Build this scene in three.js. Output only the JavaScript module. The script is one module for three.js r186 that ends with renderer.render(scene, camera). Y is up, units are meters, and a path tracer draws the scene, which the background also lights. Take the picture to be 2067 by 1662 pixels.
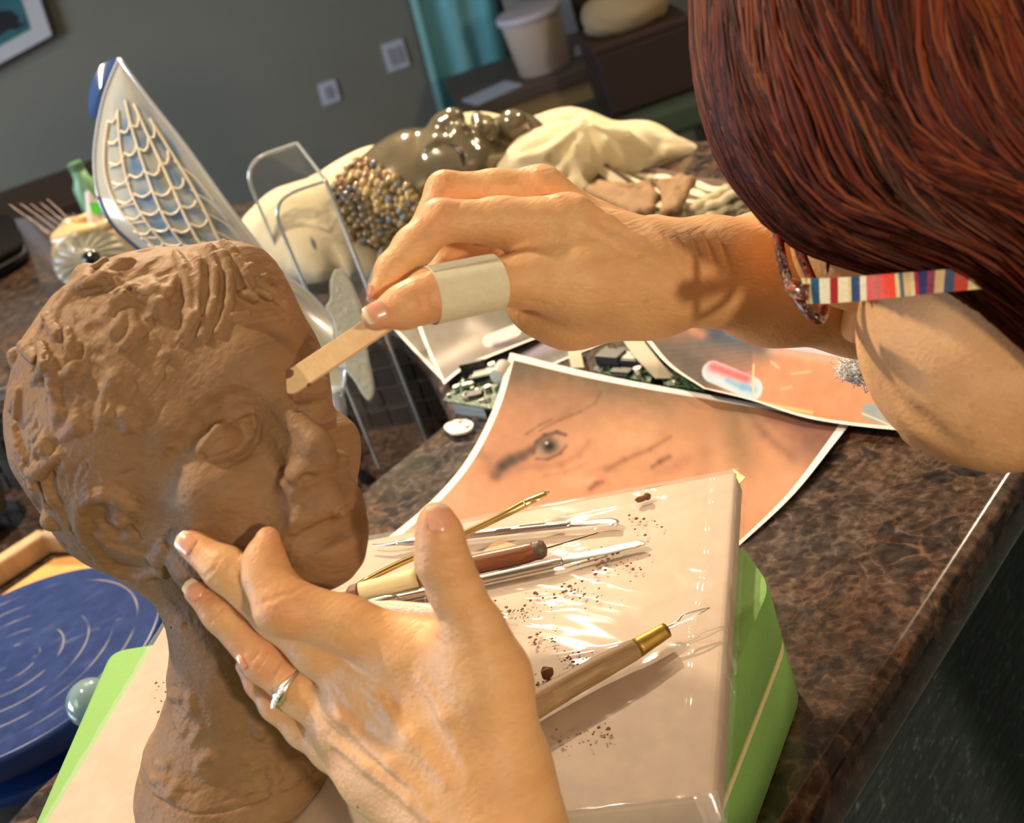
import * as THREE from 'three';
import { mergeGeometries, toCreasedNormals } from 'three/addons/utils/BufferGeometryUtils.js';
import { RoundedBoxGeometry } from 'three/addons/geometries/RoundedBoxGeometry.js';
import { RectAreaLightUniformsLib } from 'three/addons/lights/RectAreaLightUniformsLib.js';

// ---------------------------------------------------------------- camera, lights, exposure
const scene = new THREE.Scene(); scene.updateMatrixWorld();
scene.background = new THREE.Color(0x05060a);
const FOC = 2800, CX = 1033.5, CY = 831, PITCH = 26 * Math.PI / 180, ROLL = 19.5 * Math.PI / 180;
const EYE = new THREE.Vector3(0, 1.44, 0);
const FW = new THREE.Vector3(0, -Math.sin(PITCH), -Math.cos(PITCH));
const R0 = new THREE.Vector3(1, 0, 0), U0 = new THREE.Vector3(0, Math.cos(PITCH), -Math.sin(PITCH));
const RT = R0.clone().multiplyScalar(Math.cos(ROLL)).addScaledVector(U0, -Math.sin(ROLL));
const UP = R0.clone().multiplyScalar(Math.sin(ROLL)).addScaledVector(U0, Math.cos(ROLL));
const camera = new THREE.PerspectiveCamera(2 * Math.atan(831 / FOC) * 180 / Math.PI, 2067 / 1662, 0.05, 40);
camera.position.copy(EYE);
camera.quaternion.setFromRotationMatrix(new THREE.Matrix4().makeBasis(RT, UP, FW.clone().negate()));
camera.focus = 0.72;
camera.userData.fStop = camera.getFocalLength() / 1000 / 0.0038;
scene.add(camera);

const renderer = new THREE.WebGLRenderer({ antialias: true });
renderer.toneMapping = THREE.LinearToneMapping;
renderer.toneMappingExposure = 0.79;
renderer.shadowMap.enabled = true;
renderer.shadowMap.type = THREE.PCFSoftShadowMap;
RectAreaLightUniformsLib.init();

const WARM = new THREE.Color(1.0, 0.78, 0.52), COOL = new THREE.Color(0.66, 0.8, 1.0);
// recessed ceiling cans (x, z, power, aim x y z); the fittings are built with the ceiling
const CANS = [
  [0.0, -2.75, 48, -0.05, 1.0, -0.8, 'recessed ceiling can light above the far arm of the counter'],
  [-0.8, -1.2, 18, -0.1, 1.0, -0.7, 'added unseen ceiling can above the lower worktop, brightening the clay crown'],  // added lamp, out of view, to brighten the crown of the bust
  [-1.9, -2.6, 7, -1.4, 0, -3.0, 'recessed ceiling can light above the low bench'],
  [1.6, -1.9, 16, 1.0, 0, -1.6, 'recessed ceiling can light above the open floor'],
];
const LAMP = [0.88, 1.72, 1.6, 11.5];   // floor lamp behind the photographer: globe centre and light
const CEIL = 2.5;

// ---------------------------------------------------------------- helpers
const V = (x, y, z) => new THREE.Vector3(x, y, z);
const at = (px, py, d) => EYE.clone().addScaledVector(FW, d).addScaledVector(RT, (px - CX) * d / FOC).addScaledVector(UP, -(py - CY) * d / FOC);
const ray = (px, py) => FW.clone().addScaledVector(RT, (px - CX) / FOC).addScaledVector(UP, -(py - CY) / FOC);
const onY = (px, py, y) => { const r = ray(px, py); return EYE.clone().addScaledVector(r, (y - EYE.y) / r.y); };
const onZ = (px, py, z) => { const r = ray(px, py); return EYE.clone().addScaledVector(r, (z - EYE.z) / r.z); };
const depthOf = (p) => p.clone().sub(EYE).dot(FW);
const lerp = (a, b, t) => a + (b - a) * t, clamp = (x, a = 0, b = 1) => Math.max(a, Math.min(b, x));
const smooth = (a, b, x) => { const t = clamp((x - a) / (b - a)); return t * t * (3 - 2 * t); };
function rng(seed) { let s = seed >>> 0; return () => { s = (s + 0x6D2B79F5) | 0; let t = Math.imul(s ^ (s >>> 15), 1 | s); t = (t + Math.imul(t ^ (t >>> 7), 61 | t)) ^ t; return ((t ^ (t >>> 14)) >>> 0) / 4294967296; }; }
const used = new Map();
function numbered(name) { const n = used.get(name) || 0; used.set(name, n + 1); return n ? `${name}_${String(n).padStart(3, '0')}` : name; }
function mesh(name, geo, mat, parent) { const m = new THREE.Mesh(geo, mat); m.name = parent ? name : numbered(name); m.castShadow = m.receiveShadow = true; (parent || scene).add(m); return m; }
function tag(o, label, category, group, kind) { if (label) o.userData.label = label; if (category) o.userData.category = category; if (group) o.userData.group = group; if (kind) o.userData.kind = kind; return o; }
function thing(name, label, category, pos, group) { const g = new THREE.Group(); g.name = numbered(name); if (pos) g.position.copy(pos); scene.add(g); return tag(g, label, category, group); }
// a part whose geometry is given in world space, put under a group that is moved but not turned
function part(name, geo, mat, g) { const k = geo.clone(); k.translate(-g.position.x, -g.position.y, -g.position.z); return mesh(name, k, mat, g); }
function structure(name, geo, mat, parent) { const m = mesh(name, geo, mat, parent); if (!parent) m.userData.kind = 'structure'; return m; }
const srgb = (r, g, b) => new THREE.Color().setRGB(r / 255, g / 255, b / 255, THREE.SRGBColorSpace);
const M = (r, g, b, rough = 0.6, extra = {}) => new THREE.MeshPhysicalMaterial({ color: srgb(r, g, b), roughness: rough, metalness: 0, ...extra });

// noise
function hash3(i, j, k) { let h = Math.imul(i, 374761393) ^ Math.imul(j, 668265263) ^ Math.imul(k, 1274126177); h = Math.imul(h ^ (h >>> 13), 1274126177); return ((h ^ (h >>> 16)) >>> 0) / 4294967296; }
function vnoise(x, y, z, per = 0) {
  const i = Math.floor(x), j = Math.floor(y), k = Math.floor(z); let u = x - i, v = y - j, w = z - k;
  u = u * u * (3 - 2 * u); v = v * v * (3 - 2 * v); w = w * w * (3 - 2 * w);
  const q = (a) => per ? ((a % per) + per) % per : a, i0 = q(i), i1 = q(i + 1), j0 = q(j), j1 = q(j + 1);
  return lerp(lerp(lerp(hash3(i0, j0, k), hash3(i1, j0, k), u), lerp(hash3(i0, j1, k), hash3(i1, j1, k), u), v), lerp(lerp(hash3(i0, j0, k + 1), hash3(i1, j0, k + 1), u), lerp(hash3(i0, j1, k + 1), hash3(i1, j1, k + 1), u), v), w);
}
function fbm(x, y, z, oct = 4, per = 0) { let s = 0, a = 0.5, f = 1, n = 0; for (let o = 0; o < oct; o++) { s += a * vnoise(x * f, y * f, z + o * 7.3, per ? per * f : 0); n += a; a *= 0.5; f *= 2; } return s / n; }
function worley(x, y, per, seed) {
  const i = Math.floor(x), j = Math.floor(y); let a = 9, b = 9, id = 0;
  for (let dj = -1; dj < 2; dj++) for (let di = -1; di < 2; di++) {
    const ci = i + di, cj = j + dj, wi = ((ci % per) + per) % per, wj = ((cj % per) + per) % per;
    const dx = ci + hash3(wi, wj, seed) - x, dy = cj + hash3(wi, wj, seed + 1) - y, d = Math.sqrt(dx * dx + dy * dy);
    if (d < a) { b = a; a = d; id = hash3(wi, wj, seed + 2); } else if (d < b) b = d;
  }
  return [a, b, id];
}
function texture(n, fn, { colour = true, repeat = [1, 1] } = {}) {
  const a = new Uint8Array(n * n * 4);
  for (let y = 0; y < n; y++) for (let x = 0; x < n; x++) { const c = fn(x / n, y / n), o = (y * n + x) * 4; a[o] = clamp(c[0], 0, 255); a[o + 1] = clamp(c[1], 0, 255); a[o + 2] = clamp(c[2], 0, 255); a[o + 3] = 255; }
  const t = new THREE.DataTexture(a, n, n); t.wrapS = t.wrapT = THREE.RepeatWrapping; t.magFilter = THREE.LinearFilter; t.minFilter = THREE.LinearMipmapLinearFilter; t.generateMipmaps = true;
  if (colour) t.colorSpace = THREE.SRGBColorSpace; t.repeat.set(...repeat); t.needsUpdate = true; return t;
}
const grey = (f) => (u, v) => { const g = f(u, v) * 255; return [g, g, g]; };
const FINE = texture(256, grey((u, v) => fbm(u * 24, v * 24, 1, 4, 24)), { colour: false });
const COARSE = texture(256, grey((u, v) => fbm(u * 8, v * 8, 5, 5, 8)), { colour: false });
const tiled = (t, x, y = x) => { const c = t.clone(); c.repeat.set(x, y); c.needsUpdate = true; return c; };

// geometry helpers
function boxUV(geo, s = 1) {   // uv in metres by the face's main axis
  const g = geo.index ? geo.toNonIndexed() : geo, p = g.attributes.position, uv = new Float32Array(p.count * 2), a = V(), b = V(), c = V(), n = V();
  for (let i = 0; i < p.count; i += 3) {
    a.fromBufferAttribute(p, i); b.fromBufferAttribute(p, i + 1); c.fromBufferAttribute(p, i + 2); n.copy(b).sub(a).cross(c.sub(a));
    const x = Math.abs(n.x), y = Math.abs(n.y), z = Math.abs(n.z);
    for (let k = 0; k < 3; k++) { a.fromBufferAttribute(p, i + k); const [u, v] = y >= x && y >= z ? [a.x, a.z] : x >= z ? [a.z, a.y] : [a.x, a.y]; uv[(i + k) * 2] = u * s; uv[(i + k) * 2 + 1] = v * s; }
  }
  g.setAttribute('uv', new THREE.BufferAttribute(uv, 2)); return g;
}
function tube(pts, radii, radial = 10, { caps = true, flat = 1, side = null, per = 1 } = {}) {  // swept round (or flattened) rod, radii per point
  const n = pts.length, pos = [], uv = [], idx = []; let N = null, L = 0;
  for (let i = 0; i < n; i++) {
    const t = pts[Math.min(n - 1, i + 1)].clone().sub(pts[Math.max(0, i - 1)]).normalize();
    if (!N) { N = side ? side.clone() : Math.abs(t.y) < 0.9 ? V(0, 1, 0) : V(1, 0, 0); }
    N.addScaledVector(t, -N.dot(t)).normalize(); const B = t.clone().cross(N), r = Array.isArray(radii) ? radii[i] : radii, fl = Array.isArray(flat) ? flat[i] : flat;
    if (i) L += pts[i].distanceTo(pts[i - 1]);
    for (let k = 0; k <= radial; k++) { const a = k / radial * Math.PI * 2, p = pts[i].clone().addScaledVector(B, Math.cos(a) * r).addScaledVector(N, Math.sin(a) * r * fl); pos.push(p.x, p.y, p.z); uv.push(k / radial * per, L); }
  }
  const w = radial + 1;
  for (let i = 0; i < n - 1; i++) for (let k = 0; k < radial; k++) { const a = i * w + k; idx.push(a, a + 1, a + w, a + 1, a + w + 1, a + w); }
  if (caps) for (const [i, s] of [[0, 1], [n - 1, -1]]) { const c = pos.length / 3; pos.push(pts[i].x, pts[i].y, pts[i].z); uv.push(0, 0); for (let k = 0; k < radial; k++) s > 0 ? idx.push(c, i * w + k + 1, i * w + k) : idx.push(c, i * w + k, i * w + k + 1); }
  const g = new THREE.BufferGeometry(); g.setAttribute('position', new THREE.Float32BufferAttribute(pos, 3)); g.setAttribute('uv', new THREE.Float32BufferAttribute(uv, 2)); g.setIndex(idx); g.computeVertexNormals(); return g;
}
const curve = (pts, n) => new THREE.CatmullRomCurve3(pts).getPoints(n);
function slab(fn, nu, nv, th, nrm = null) {   // a sheet: fn(u, v) -> point of its top, th = thickness; uv are u, v
  const pos = [], uv = [], idx = [], top = [], w = nu + 1, cnt = w * (nv + 1);
  for (let j = 0; j <= nv; j++) for (let i = 0; i <= nu; i++) top.push(fn(i / nu, j / nv));
  const P = (i, j) => top[clamp(j, 0, nv) * w + clamp(i, 0, nu)], bot = [];
  for (let j = 0; j <= nv; j++) for (let i = 0; i <= nu; i++) { const n = nrm ? nrm : P(i, j + 1).clone().sub(P(i, j - 1)).cross(P(i + 1, j).clone().sub(P(i - 1, j))).normalize(); bot.push(P(i, j).clone().addScaledVector(n, -th)); }
  for (const s of [top, bot]) s.forEach((p, k) => { pos.push(p.x, p.y, p.z); uv.push((k % w) / nu, Math.floor(k / w) / nv); });
  for (let j = 0; j < nv; j++) for (let i = 0; i < nu; i++) { const a = j * w + i; idx.push(a, a + w, a + 1, a + 1, a + w, a + w + 1); const b = a + cnt; idx.push(b, b + 1, b + w, b + 1, b + w + 1, b + w); }
  const rim = []; for (let i = 0; i <= nu; i++) rim.push(i); for (let j = 1; j <= nv; j++) rim.push(j * w + nu); for (let i = nu - 1; i >= 0; i--) rim.push(nv * w + i); for (let j = nv - 1; j > 0; j--) rim.push(j * w);
  const base = pos.length / 3; rim.forEach((k) => { for (const s of [top, bot]) { const p = s[k]; pos.push(p.x, p.y, p.z); uv.push((k % w) / nu, Math.floor(k / w) / nv); } });
  for (let k = 0; k < rim.length; k++) { const a = base + k * 2, b = base + ((k + 1) % rim.length) * 2; idx.push(a, b, a + 1, b, b + 1, a + 1); }
  const g = new THREE.BufferGeometry(); g.setAttribute('position', new THREE.Float32BufferAttribute(pos, 3)); g.setAttribute('uv', new THREE.Float32BufferAttribute(uv, 2)); g.setIndex(idx); g.computeVertexNormals(); return g;
}
const quad = (a, b, c, d) => (u, v) => a.clone().lerp(b, u).lerp(d.clone().lerp(c, u), v);   // a b along u at v = 0, d c at v = 1
function prism(pts, y0, y1, bevel = 0, seg = 2) {   // upright prism over a polygon of world points
  const s = new THREE.Shape(pts.map((p) => new THREE.Vector2(p.x, -p.z)));
  const g = new THREE.ExtrudeGeometry(s, { depth: y1 - y0 - 2 * bevel, bevelEnabled: bevel > 0, bevelThickness: bevel, bevelSize: bevel, bevelOffset: -bevel, bevelSegments: seg, curveSegments: 8 });
  g.rotateX(-Math.PI / 2); g.translate(0, y0 + bevel, 0); return bevel > 0 ? toCreasedNormals(g, 0.75) : g;
}
const roundPoly = (pts, r, n = 6) => { const out = []; pts.forEach((p, i) => { const a = pts[(i + pts.length - 1) % pts.length], b = pts[(i + 1) % pts.length], rr = Array.isArray(r) ? r[i] : r; if (!rr) { out.push(p.clone()); return; } const u = a.clone().sub(p), w = b.clone().sub(p), p0 = p.clone().addScaledVector(u.clone().normalize(), Math.min(rr, u.length() * 0.49)), p1 = p.clone().addScaledVector(w.clone().normalize(), Math.min(rr, w.length() * 0.49)); for (let k = 0; k <= n; k++) { const t = k / n; out.push(p0.clone().multiplyScalar((1 - t) * (1 - t)).addScaledVector(p, 2 * t * (1 - t)).addScaledVector(p1, t * t)); } }); return out; };
const basis = (x, y, z, o) => new THREE.Matrix4().makeBasis(x, y, z).setPosition(o);

// ---------------------------------------------------------------- solids as distance fields, meshed by surface nets
class Field {
  constructor() { this.ops = []; this.disp = null; }
  op(d, c, R, k, cut) { this.ops.push({ d, c, R, k, cut }); return this; }
  cap(a, b, ra, rb, k = 0.004, cut = false) {
    const ax = a.x, ay = a.y, az = a.z, bx = b.x - ax, by = b.y - ay, bz = b.z - az, L = bx * bx + by * by + bz * bz || 1e-12, dr = rb - ra;
    return this.op((x, y, z) => { const px = x - ax, py = y - ay, pz = z - az; let t = (px * bx + py * by + pz * bz) / L; t = t < 0 ? 0 : t > 1 ? 1 : t; const qx = px - bx * t, qy = py - by * t, qz = pz - bz * t; return Math.sqrt(qx * qx + qy * qy + qz * qz) - ra - dr * t; }, a.clone().lerp(b, 0.5), a.distanceTo(b) / 2 + Math.max(ra, rb), k, cut);
  }
  ball(c, r, k, cut) { return this.cap(c, c, r, r, k, cut); }
  ell(c, X, Y, Z, r, k = 0.004, cut = false) {
    return this.op((x, y, z) => { const px = x - c.x, py = y - c.y, pz = z - c.z, u = (px * X.x + py * X.y + pz * X.z) / r[0], v = (px * Y.x + py * Y.y + pz * Y.z) / r[1], w = (px * Z.x + py * Z.y + pz * Z.z) / r[2]; const k0 = Math.sqrt(u * u + v * v + w * w), uu = u / r[0], vv = v / r[1], ww = w / r[2], k1 = Math.sqrt(uu * uu + vv * vv + ww * ww); return k1 < 1e-9 ? -Math.min(...r) : k0 * (k0 - 1) / k1; }, c, Math.max(...r), k, cut);
  }
  chain(pts, k, cut) { for (let i = 0; i + 1 < pts.length; i++) { const a = pts[i], b = pts[i + 1]; this.cap(at(a[0], a[1], a[2]), at(b[0], b[1], b[2]), a[3] * a[2] / FOC, b[3] * b[2] / FOC, k, cut); } return this; }   // [px, py, depth, radius in px]
  run(list, x, y, z) {
    let d = 1e3;
    for (let i = 0; i < list.length; i++) {
      const o = list[i], e = o.d(x, y, z), k = o.k;
      if (o.cut) { const h = k - Math.abs(d + e); d = Math.max(d, -e) + (h > 0 ? h * h / (4 * k) : 0); } else { const h = k - Math.abs(d - e); d = Math.min(d, e) - (h > 0 ? h * h / (4 * k) : 0); }
    }
    return d;
  }
  dist(p) { return this.run(this.ops, p.x, p.y, p.z); }
  near(c, R) { return this.ops.filter((o) => o.c.distanceTo(c) - o.R < R + o.k); }
  hit(px, py, d0 = 0.3, d1 = 3) {   // first point of the surface along the sight line of a pixel of the photograph
    const r = ray(px, py), L = r.length(), u = r.clone().normalize(), q = V(), list = this.ops.filter((o) => { q.copy(o.c).sub(EYE); const t = q.dot(u); return Math.sqrt(Math.max(0, q.lengthSq() - t * t)) < o.R + o.k + 0.03; }); let d = d0;
    for (let i = 0; i < 160; i++) { const p = EYE.clone().addScaledVector(r, d), s = this.run(list, p.x, p.y, p.z); if (s < 2e-4) return { p, n: this.normal(p, 8e-4, list), d }; d += Math.max(1e-4, s * 0.8 / L); if (d > d1) return null; }
    return null;
  }
  normal(p, e = 8e-4, list = this.ops) { const f = (x, y, z) => this.run(list, p.x + x, p.y + y, p.z + z); return V(f(e, 0, 0) - f(-e, 0, 0), f(0, e, 0) - f(0, -e, 0), f(0, 0, e) - f(0, 0, -e)).normalize(); }
  stroke(pts, r, lift, k = 0.0015, cut = false, taper = 0.7) {   // a roll laid on (or a groove drawn into) the surface along pixels of the photograph
    const h = pts.map(([x, y]) => this.hit(x, y)).filter(Boolean); if (!h.length) return this;
    const q = h.map((s) => s.p.clone().addScaledVector(s.n, lift * s.d / FOC)), rr = h.map((s, i) => r * s.d / FOC * (h.length > 1 ? 1 - (1 - taper) * Math.abs(i / (h.length - 1) * 2 - 1) : 1));
    if (q.length === 1) this.ball(q[0], rr[0], k, cut); else for (let i = 0; i + 1 < q.length; i++) this.cap(q[i], q[i + 1], rr[i], rr[i + 1], k, cut);
    return this;
  }
  box() { const lo = V(9, 9, 9), hi = V(-9, -9, -9); for (const o of this.ops) if (!o.cut) { lo.min(o.c.clone().subScalar(o.R)); hi.max(o.c.clone().addScalar(o.R)); } return [lo, hi]; }
  mesh(h, { color = null, lo = null, hi = null, slop = 0.004 } = {}) {
    const bb = this.box(); lo = (lo || bb[0]).clone().subScalar(2.5 * h); hi = (hi || bb[1]).clone().addScalar(2.5 * h);
    const B = 8, W1 = B + 1, nb = [hi.x - lo.x, hi.y - lo.y, hi.z - lo.z].map((q) => Math.ceil(q / h / B)), blocks = new Map(), key = (x, y, z) => (z * nb[1] + y) * nb[0] + x, R = h * B * 0.5 * 1.7321, c = V();
    const Q = 4, R4 = R * Q;
    for (let qz = 0; qz < nb[2]; qz += Q) for (let qy = 0; qy < nb[1]; qy += Q) for (let qx = 0; qx < nb[0]; qx += Q) {
     c.set(lo.x + (qx + Q / 2) * B * h, lo.y + (qy + Q / 2) * B * h, lo.z + (qz + Q / 2) * B * h);
     if (Math.abs(this.dist(c)) > R4 * 1.35 + slop) continue; const wide = this.near(c, R4 + slop);
     for (let bz = qz; bz < Math.min(nb[2], qz + Q); bz++) for (let by = qy; by < Math.min(nb[1], qy + Q); by++) for (let bx = qx; bx < Math.min(nb[0], qx + Q); bx++) {
      c.set(lo.x + (bx + 0.5) * B * h, lo.y + (by + 0.5) * B * h, lo.z + (bz + 0.5) * B * h);
      if (Math.abs(this.run(wide, c.x, c.y, c.z)) > R * 1.35 + slop) continue;
      const list = wide.filter((o) => o.c.distanceTo(c) - o.R < R + slop + o.k), g = new Float32Array(W1 * W1 * W1); let neg = 0;
      for (let z = 0, o = 0; z < W1; z++) for (let y = 0; y < W1; y++) for (let x = 0; x < W1; x++, o++) { const X = lo.x + (bx * B + x) * h, Y = lo.y + (by * B + y) * h, Z = lo.z + (bz * B + z) * h; g[o] = this.run(list, X, Y, Z) + (this.disp ? this.disp(X, Y, Z) : 0); if (g[o] < 0) neg++; }
      if (neg && neg < g.length) blocks.set(key(bx, by, bz), { g, bx, by, bz, id: new Int32Array(B * B * B).fill(-1) });
     }
    }
    const pos = [], idx = [], S = [0, 1, W1, W1 + 1, W1 * W1, W1 * W1 + 1, W1 * W1 + W1, W1 * W1 + W1 + 1], E = [[0, 1], [2, 3], [4, 5], [6, 7], [0, 2], [1, 3], [4, 6], [5, 7], [0, 4], [1, 5], [2, 6], [3, 7]];
    for (const b of blocks.values()) for (let z = 0; z < B; z++) for (let y = 0; y < B; y++) for (let x = 0; x < B; x++) {
      const g = b.g, o = (z * W1 + y) * W1 + x; let m = 0; for (let k = 0; k < 8; k++) if (g[o + S[k]] < 0) m |= 1 << k; if (m === 0 || m === 255) continue;
      let sx = 0, sy = 0, sz = 0, n = 0;
      for (const [p, q] of E) { const da = g[o + S[p]], db = g[o + S[q]]; if ((da < 0) === (db < 0)) continue; const t = da / (da - db); sx += lerp(p & 1, q & 1, t); sy += lerp((p >> 1) & 1, (q >> 1) & 1, t); sz += lerp(p >> 2, q >> 2, t); n++; }
      b.id[(z * B + y) * B + x] = pos.length / 3; pos.push(lo.x + (b.bx * B + x + sx / n) * h, lo.y + (b.by * B + y + sy / n) * h, lo.z + (b.bz * B + z + sz / n) * h);
    }
    const cell = (b, x, y, z) => { if (x >= 0 && y >= 0 && z >= 0) return b.id[(z * B + y) * B + x]; const q = blocks.get(key(b.bx - (x < 0), b.by - (y < 0), b.bz - (z < 0))); return q ? q.id[((z & 7) * B + (y & 7)) * B + (x & 7)] : -1; };
    for (const b of blocks.values()) for (let z = 0; z < B; z++) for (let y = 0; y < B; y++) for (let x = 0; x < B; x++) {
      const i0 = b.id[(z * B + y) * B + x]; if (i0 < 0) continue; const o = (z * W1 + y) * W1 + x, in0 = b.g[o] < 0;
      for (let k = 0; k < 3; k++) {
        if ((b.g[o + [1, W1, W1 * W1][k]] < 0) === in0) continue;
        const p = [[0, 1, 0], [0, 0, 1], [1, 0, 0]][k], q = [[0, 0, 1], [1, 0, 0], [0, 1, 0]][k];
        const i1 = cell(b, x - p[0], y - p[1], z - p[2]), i2 = cell(b, x - p[0] - q[0], y - p[1] - q[1], z - p[2] - q[2]), i3 = cell(b, x - q[0], y - q[1], z - q[2]); if (i1 < 0 || i2 < 0 || i3 < 0) continue;
        in0 ? idx.push(i0, i1, i2, i0, i2, i3) : idx.push(i0, i2, i1, i0, i3, i2);
      }
    }
    const geo = new THREE.BufferGeometry(); geo.setAttribute('position', new THREE.Float32BufferAttribute(pos, 3)); geo.setIndex(idx); geo.computeVertexNormals();
    const uv = new Float32Array(pos.length / 3 * 2), nn = geo.attributes.normal;
    for (let i = 0; i < pos.length / 3; i++) { uv[2 * i] = pos[3 * i] * 0.8 + pos[3 * i + 2] * 0.6; uv[2 * i + 1] = pos[3 * i + 1] - pos[3 * i + 2] * 0.35 + pos[3 * i] * 0.2; }
    geo.setAttribute('uv', new THREE.BufferAttribute(uv, 2));
    if (color) { const col = new Float32Array(pos.length), p = V(), n = V(); for (let i = 0; i < pos.length; i += 3) { p.set(pos[i], pos[i + 1], pos[i + 2]); n.fromBufferAttribute(nn, i / 3); const c = color(p, n); col[i] = c[0]; col[i + 1] = c[1]; col[i + 2] = c[2]; } geo.setAttribute('color', new THREE.BufferAttribute(col, 3)); }
    return geo;
  }
}

// ---------------------------------------------------------------- the room
const BAR = 0.92, LOW = 0.77, BOX_TOP = 1.0, BOARD = 1.02, WALLZ = -4.2;
let slateMat;
{ // shell: x -4.5..4, z -4.2..4.5
  const wallTex = texture(512, (u, v) => { const n = fbm(u * 6, v * 6, 2, 5, 6) * 14 - 7; return [130 + n, 132 + n, 124 + n]; }, { repeat: [0.4, 0.4] });
  const paint = new THREE.MeshPhysicalMaterial({ map: wallTex, roughness: 0.75, bumpMap: tiled(FINE, 3), bumpScale: 0.0006 });
  const W = (n, x0, x1, y0, y1, z0, z1, m = paint) => { const g = new THREE.BoxGeometry(x1 - x0, y1 - y0, z1 - z0); g.translate((x0 + x1) / 2, (y0 + y1) / 2, (z0 + z1) / 2); return structure(n, boxUV(g), m); };
  W('wall_back', -4.7, 4.2, 0, CEIL, WALLZ - 0.15, WALLZ);
  W('wall_right', 4, 4.2, 0, CEIL, WALLZ, 4.5);
  W('wall_front', -4.7, 4.2, 0, CEIL, 4.5, 4.7);
  // left wall with the window that lets the daylight in: z -1.9..-0.2, y 0.95..2.15
  const wl = W('wall_left', -4.7, -4.5, 0, 0.95, WALLZ, 4.5);
  for (const [y0, y1, z0, z1] of [[2.15, CEIL, WALLZ, 4.5], [0.95, 2.15, WALLZ, -2.3], [0.95, 2.15, 0.2, 4.5]]) { const g = new THREE.BoxGeometry(0.2, y1 - y0, z1 - z0); g.translate(-4.6, (y0 + y1) / 2, (z0 + z1) / 2); mesh('wall_panel', boxUV(g), paint, wl); }
  const white = M(225, 222, 214, 0.5);
  const win = new THREE.Group(); win.name = 'window_1'; win.userData.kind = 'structure'; scene.add(win);
  for (const [y, z, h, d] of [[0.97, -1.05, 0.04, 2.5], [2.13, -1.05, 0.04, 2.5], [1.55, -2.28, 1.2, 0.04], [1.55, 0.18, 1.2, 0.04], [1.55, -1.05, 1.2, 0.04]]) { const g = new THREE.BoxGeometry(0.1, h, d); g.translate(-4.58, y, z); mesh('window_frame', g, white, win); }
  for (const z of [-1.66, -0.44]) { const g = new THREE.PlaneGeometry(1.2, 1.12); g.rotateY(Math.PI / 2); g.translate(-4.58, 1.55, z); mesh('pane', g, new THREE.MeshPhysicalMaterial({ color: 0xffffff, transmission: 1, thickness: 0, roughness: 0, ior: 1.5 }), win); }
  W('ceiling', -4.7, 4.2, CEIL, CEIL + 0.15, WALLZ - 0.15, 4.7, M(214, 208, 196, 0.85));
  const slate = texture(512, (u, v) => { const w = fbm(u * 10, v * 60, 3, 4, 10) , n = fbm(u * 40, v * 40, 9, 3, 40), l = 66 + (w - 0.5) * 44 + (n > 0.62 ? (n - 0.62) * 230 : 0); return [l * 0.74, l * 0.92, l * 0.94]; }, { repeat: [6, 6] });
  slateMat = new THREE.MeshPhysicalMaterial({ map: slate, roughness: 0.65, bumpMap: tiled(FINE, 6), bumpScale: 0.002 });
  W('floor', -4.7, 4.2, -0.1, 0, WALLZ - 0.15, 4.7, slateMat);
  // ceiling cans: trim ring and glowing lens, each with its own light just below
  for (const [, [x, z, power, ax, ay, az, label]] of CANS.entries()) {
    const t = thing('ceiling_light', label, 'light', V(x, CEIL, z), 'recessed ceiling lights');
    const rg = new THREE.LatheGeometry([[0.062, -0.002], [0.07, -0.006], [0.088, -0.004], [0.09, 0]].map((p) => new THREE.Vector2(...p)), 28); mesh('trim_ring', rg, white, t);
    const lens = new THREE.CylinderGeometry(0.06, 0.06, 0.004, 24); lens.translate(0, -0.003, 0);
    mesh('diffuser', lens, new THREE.MeshStandardMaterial({ color: 0xfff0d8, emissive: WARM, emissiveIntensity: 4 }), t);
    const s = new THREE.SpotLight(WARM, power, 0, 0.95, 0.6, 2); s.position.set(x, CEIL - 0.012, z); s.target.position.set(ax, ay, az); s.castShadow = true; s.shadow.radius = 2.4; s.shadow.mapSize.set(2048, 2048); scene.add(s, s.target);
  }
  { // floor lamp with a glass globe, behind the camera
    const [x, y, z, power] = LAMP, t = thing('floor_lamp', 'slim floor lamp with a round glowing globe behind the photographer', 'lamp', V(x, 0, z)), metal = M(60, 54, 48, 0.4, { metalness: 0.7 });
    const lt = (l) => new THREE.LatheGeometry(l.map((p) => new THREE.Vector2(...p)), 32); mesh('base', lt([[0, 0.001], [0.14, 0.001], [0.145, 0.012], [0.03, 0.03], [0.012, 0.05], [0, 0.05]]), metal, t); mesh('pole', lt([[0.011, 0.04], [0.011, y - 0.06], [0.03, y - 0.055], [0, y - 0.05]]), metal, t);
    const g = new THREE.SphereGeometry(0.075, 24, 18); g.translate(0, y, 0); mesh('globe', g, new THREE.MeshStandardMaterial({ color: 0xfff0d8, emissive: WARM, emissiveIntensity: 5 }), t).castShadow = false;
    const p = new THREE.PointLight(WARM, power, 0, 2); p.position.set(x, y, z); p.castShadow = true; p.shadow.radius = 3.4; p.shadow.mapSize.set(2048, 2048); scene.add(p);
  }
  const sky = new THREE.RectAreaLight(COOL, 18, 2.4, 1.1); sky.position.set(-4.45, 1.55, -1.05); sky.lookAt(0, 1.2, -1.05); scene.add(sky);
}

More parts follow.
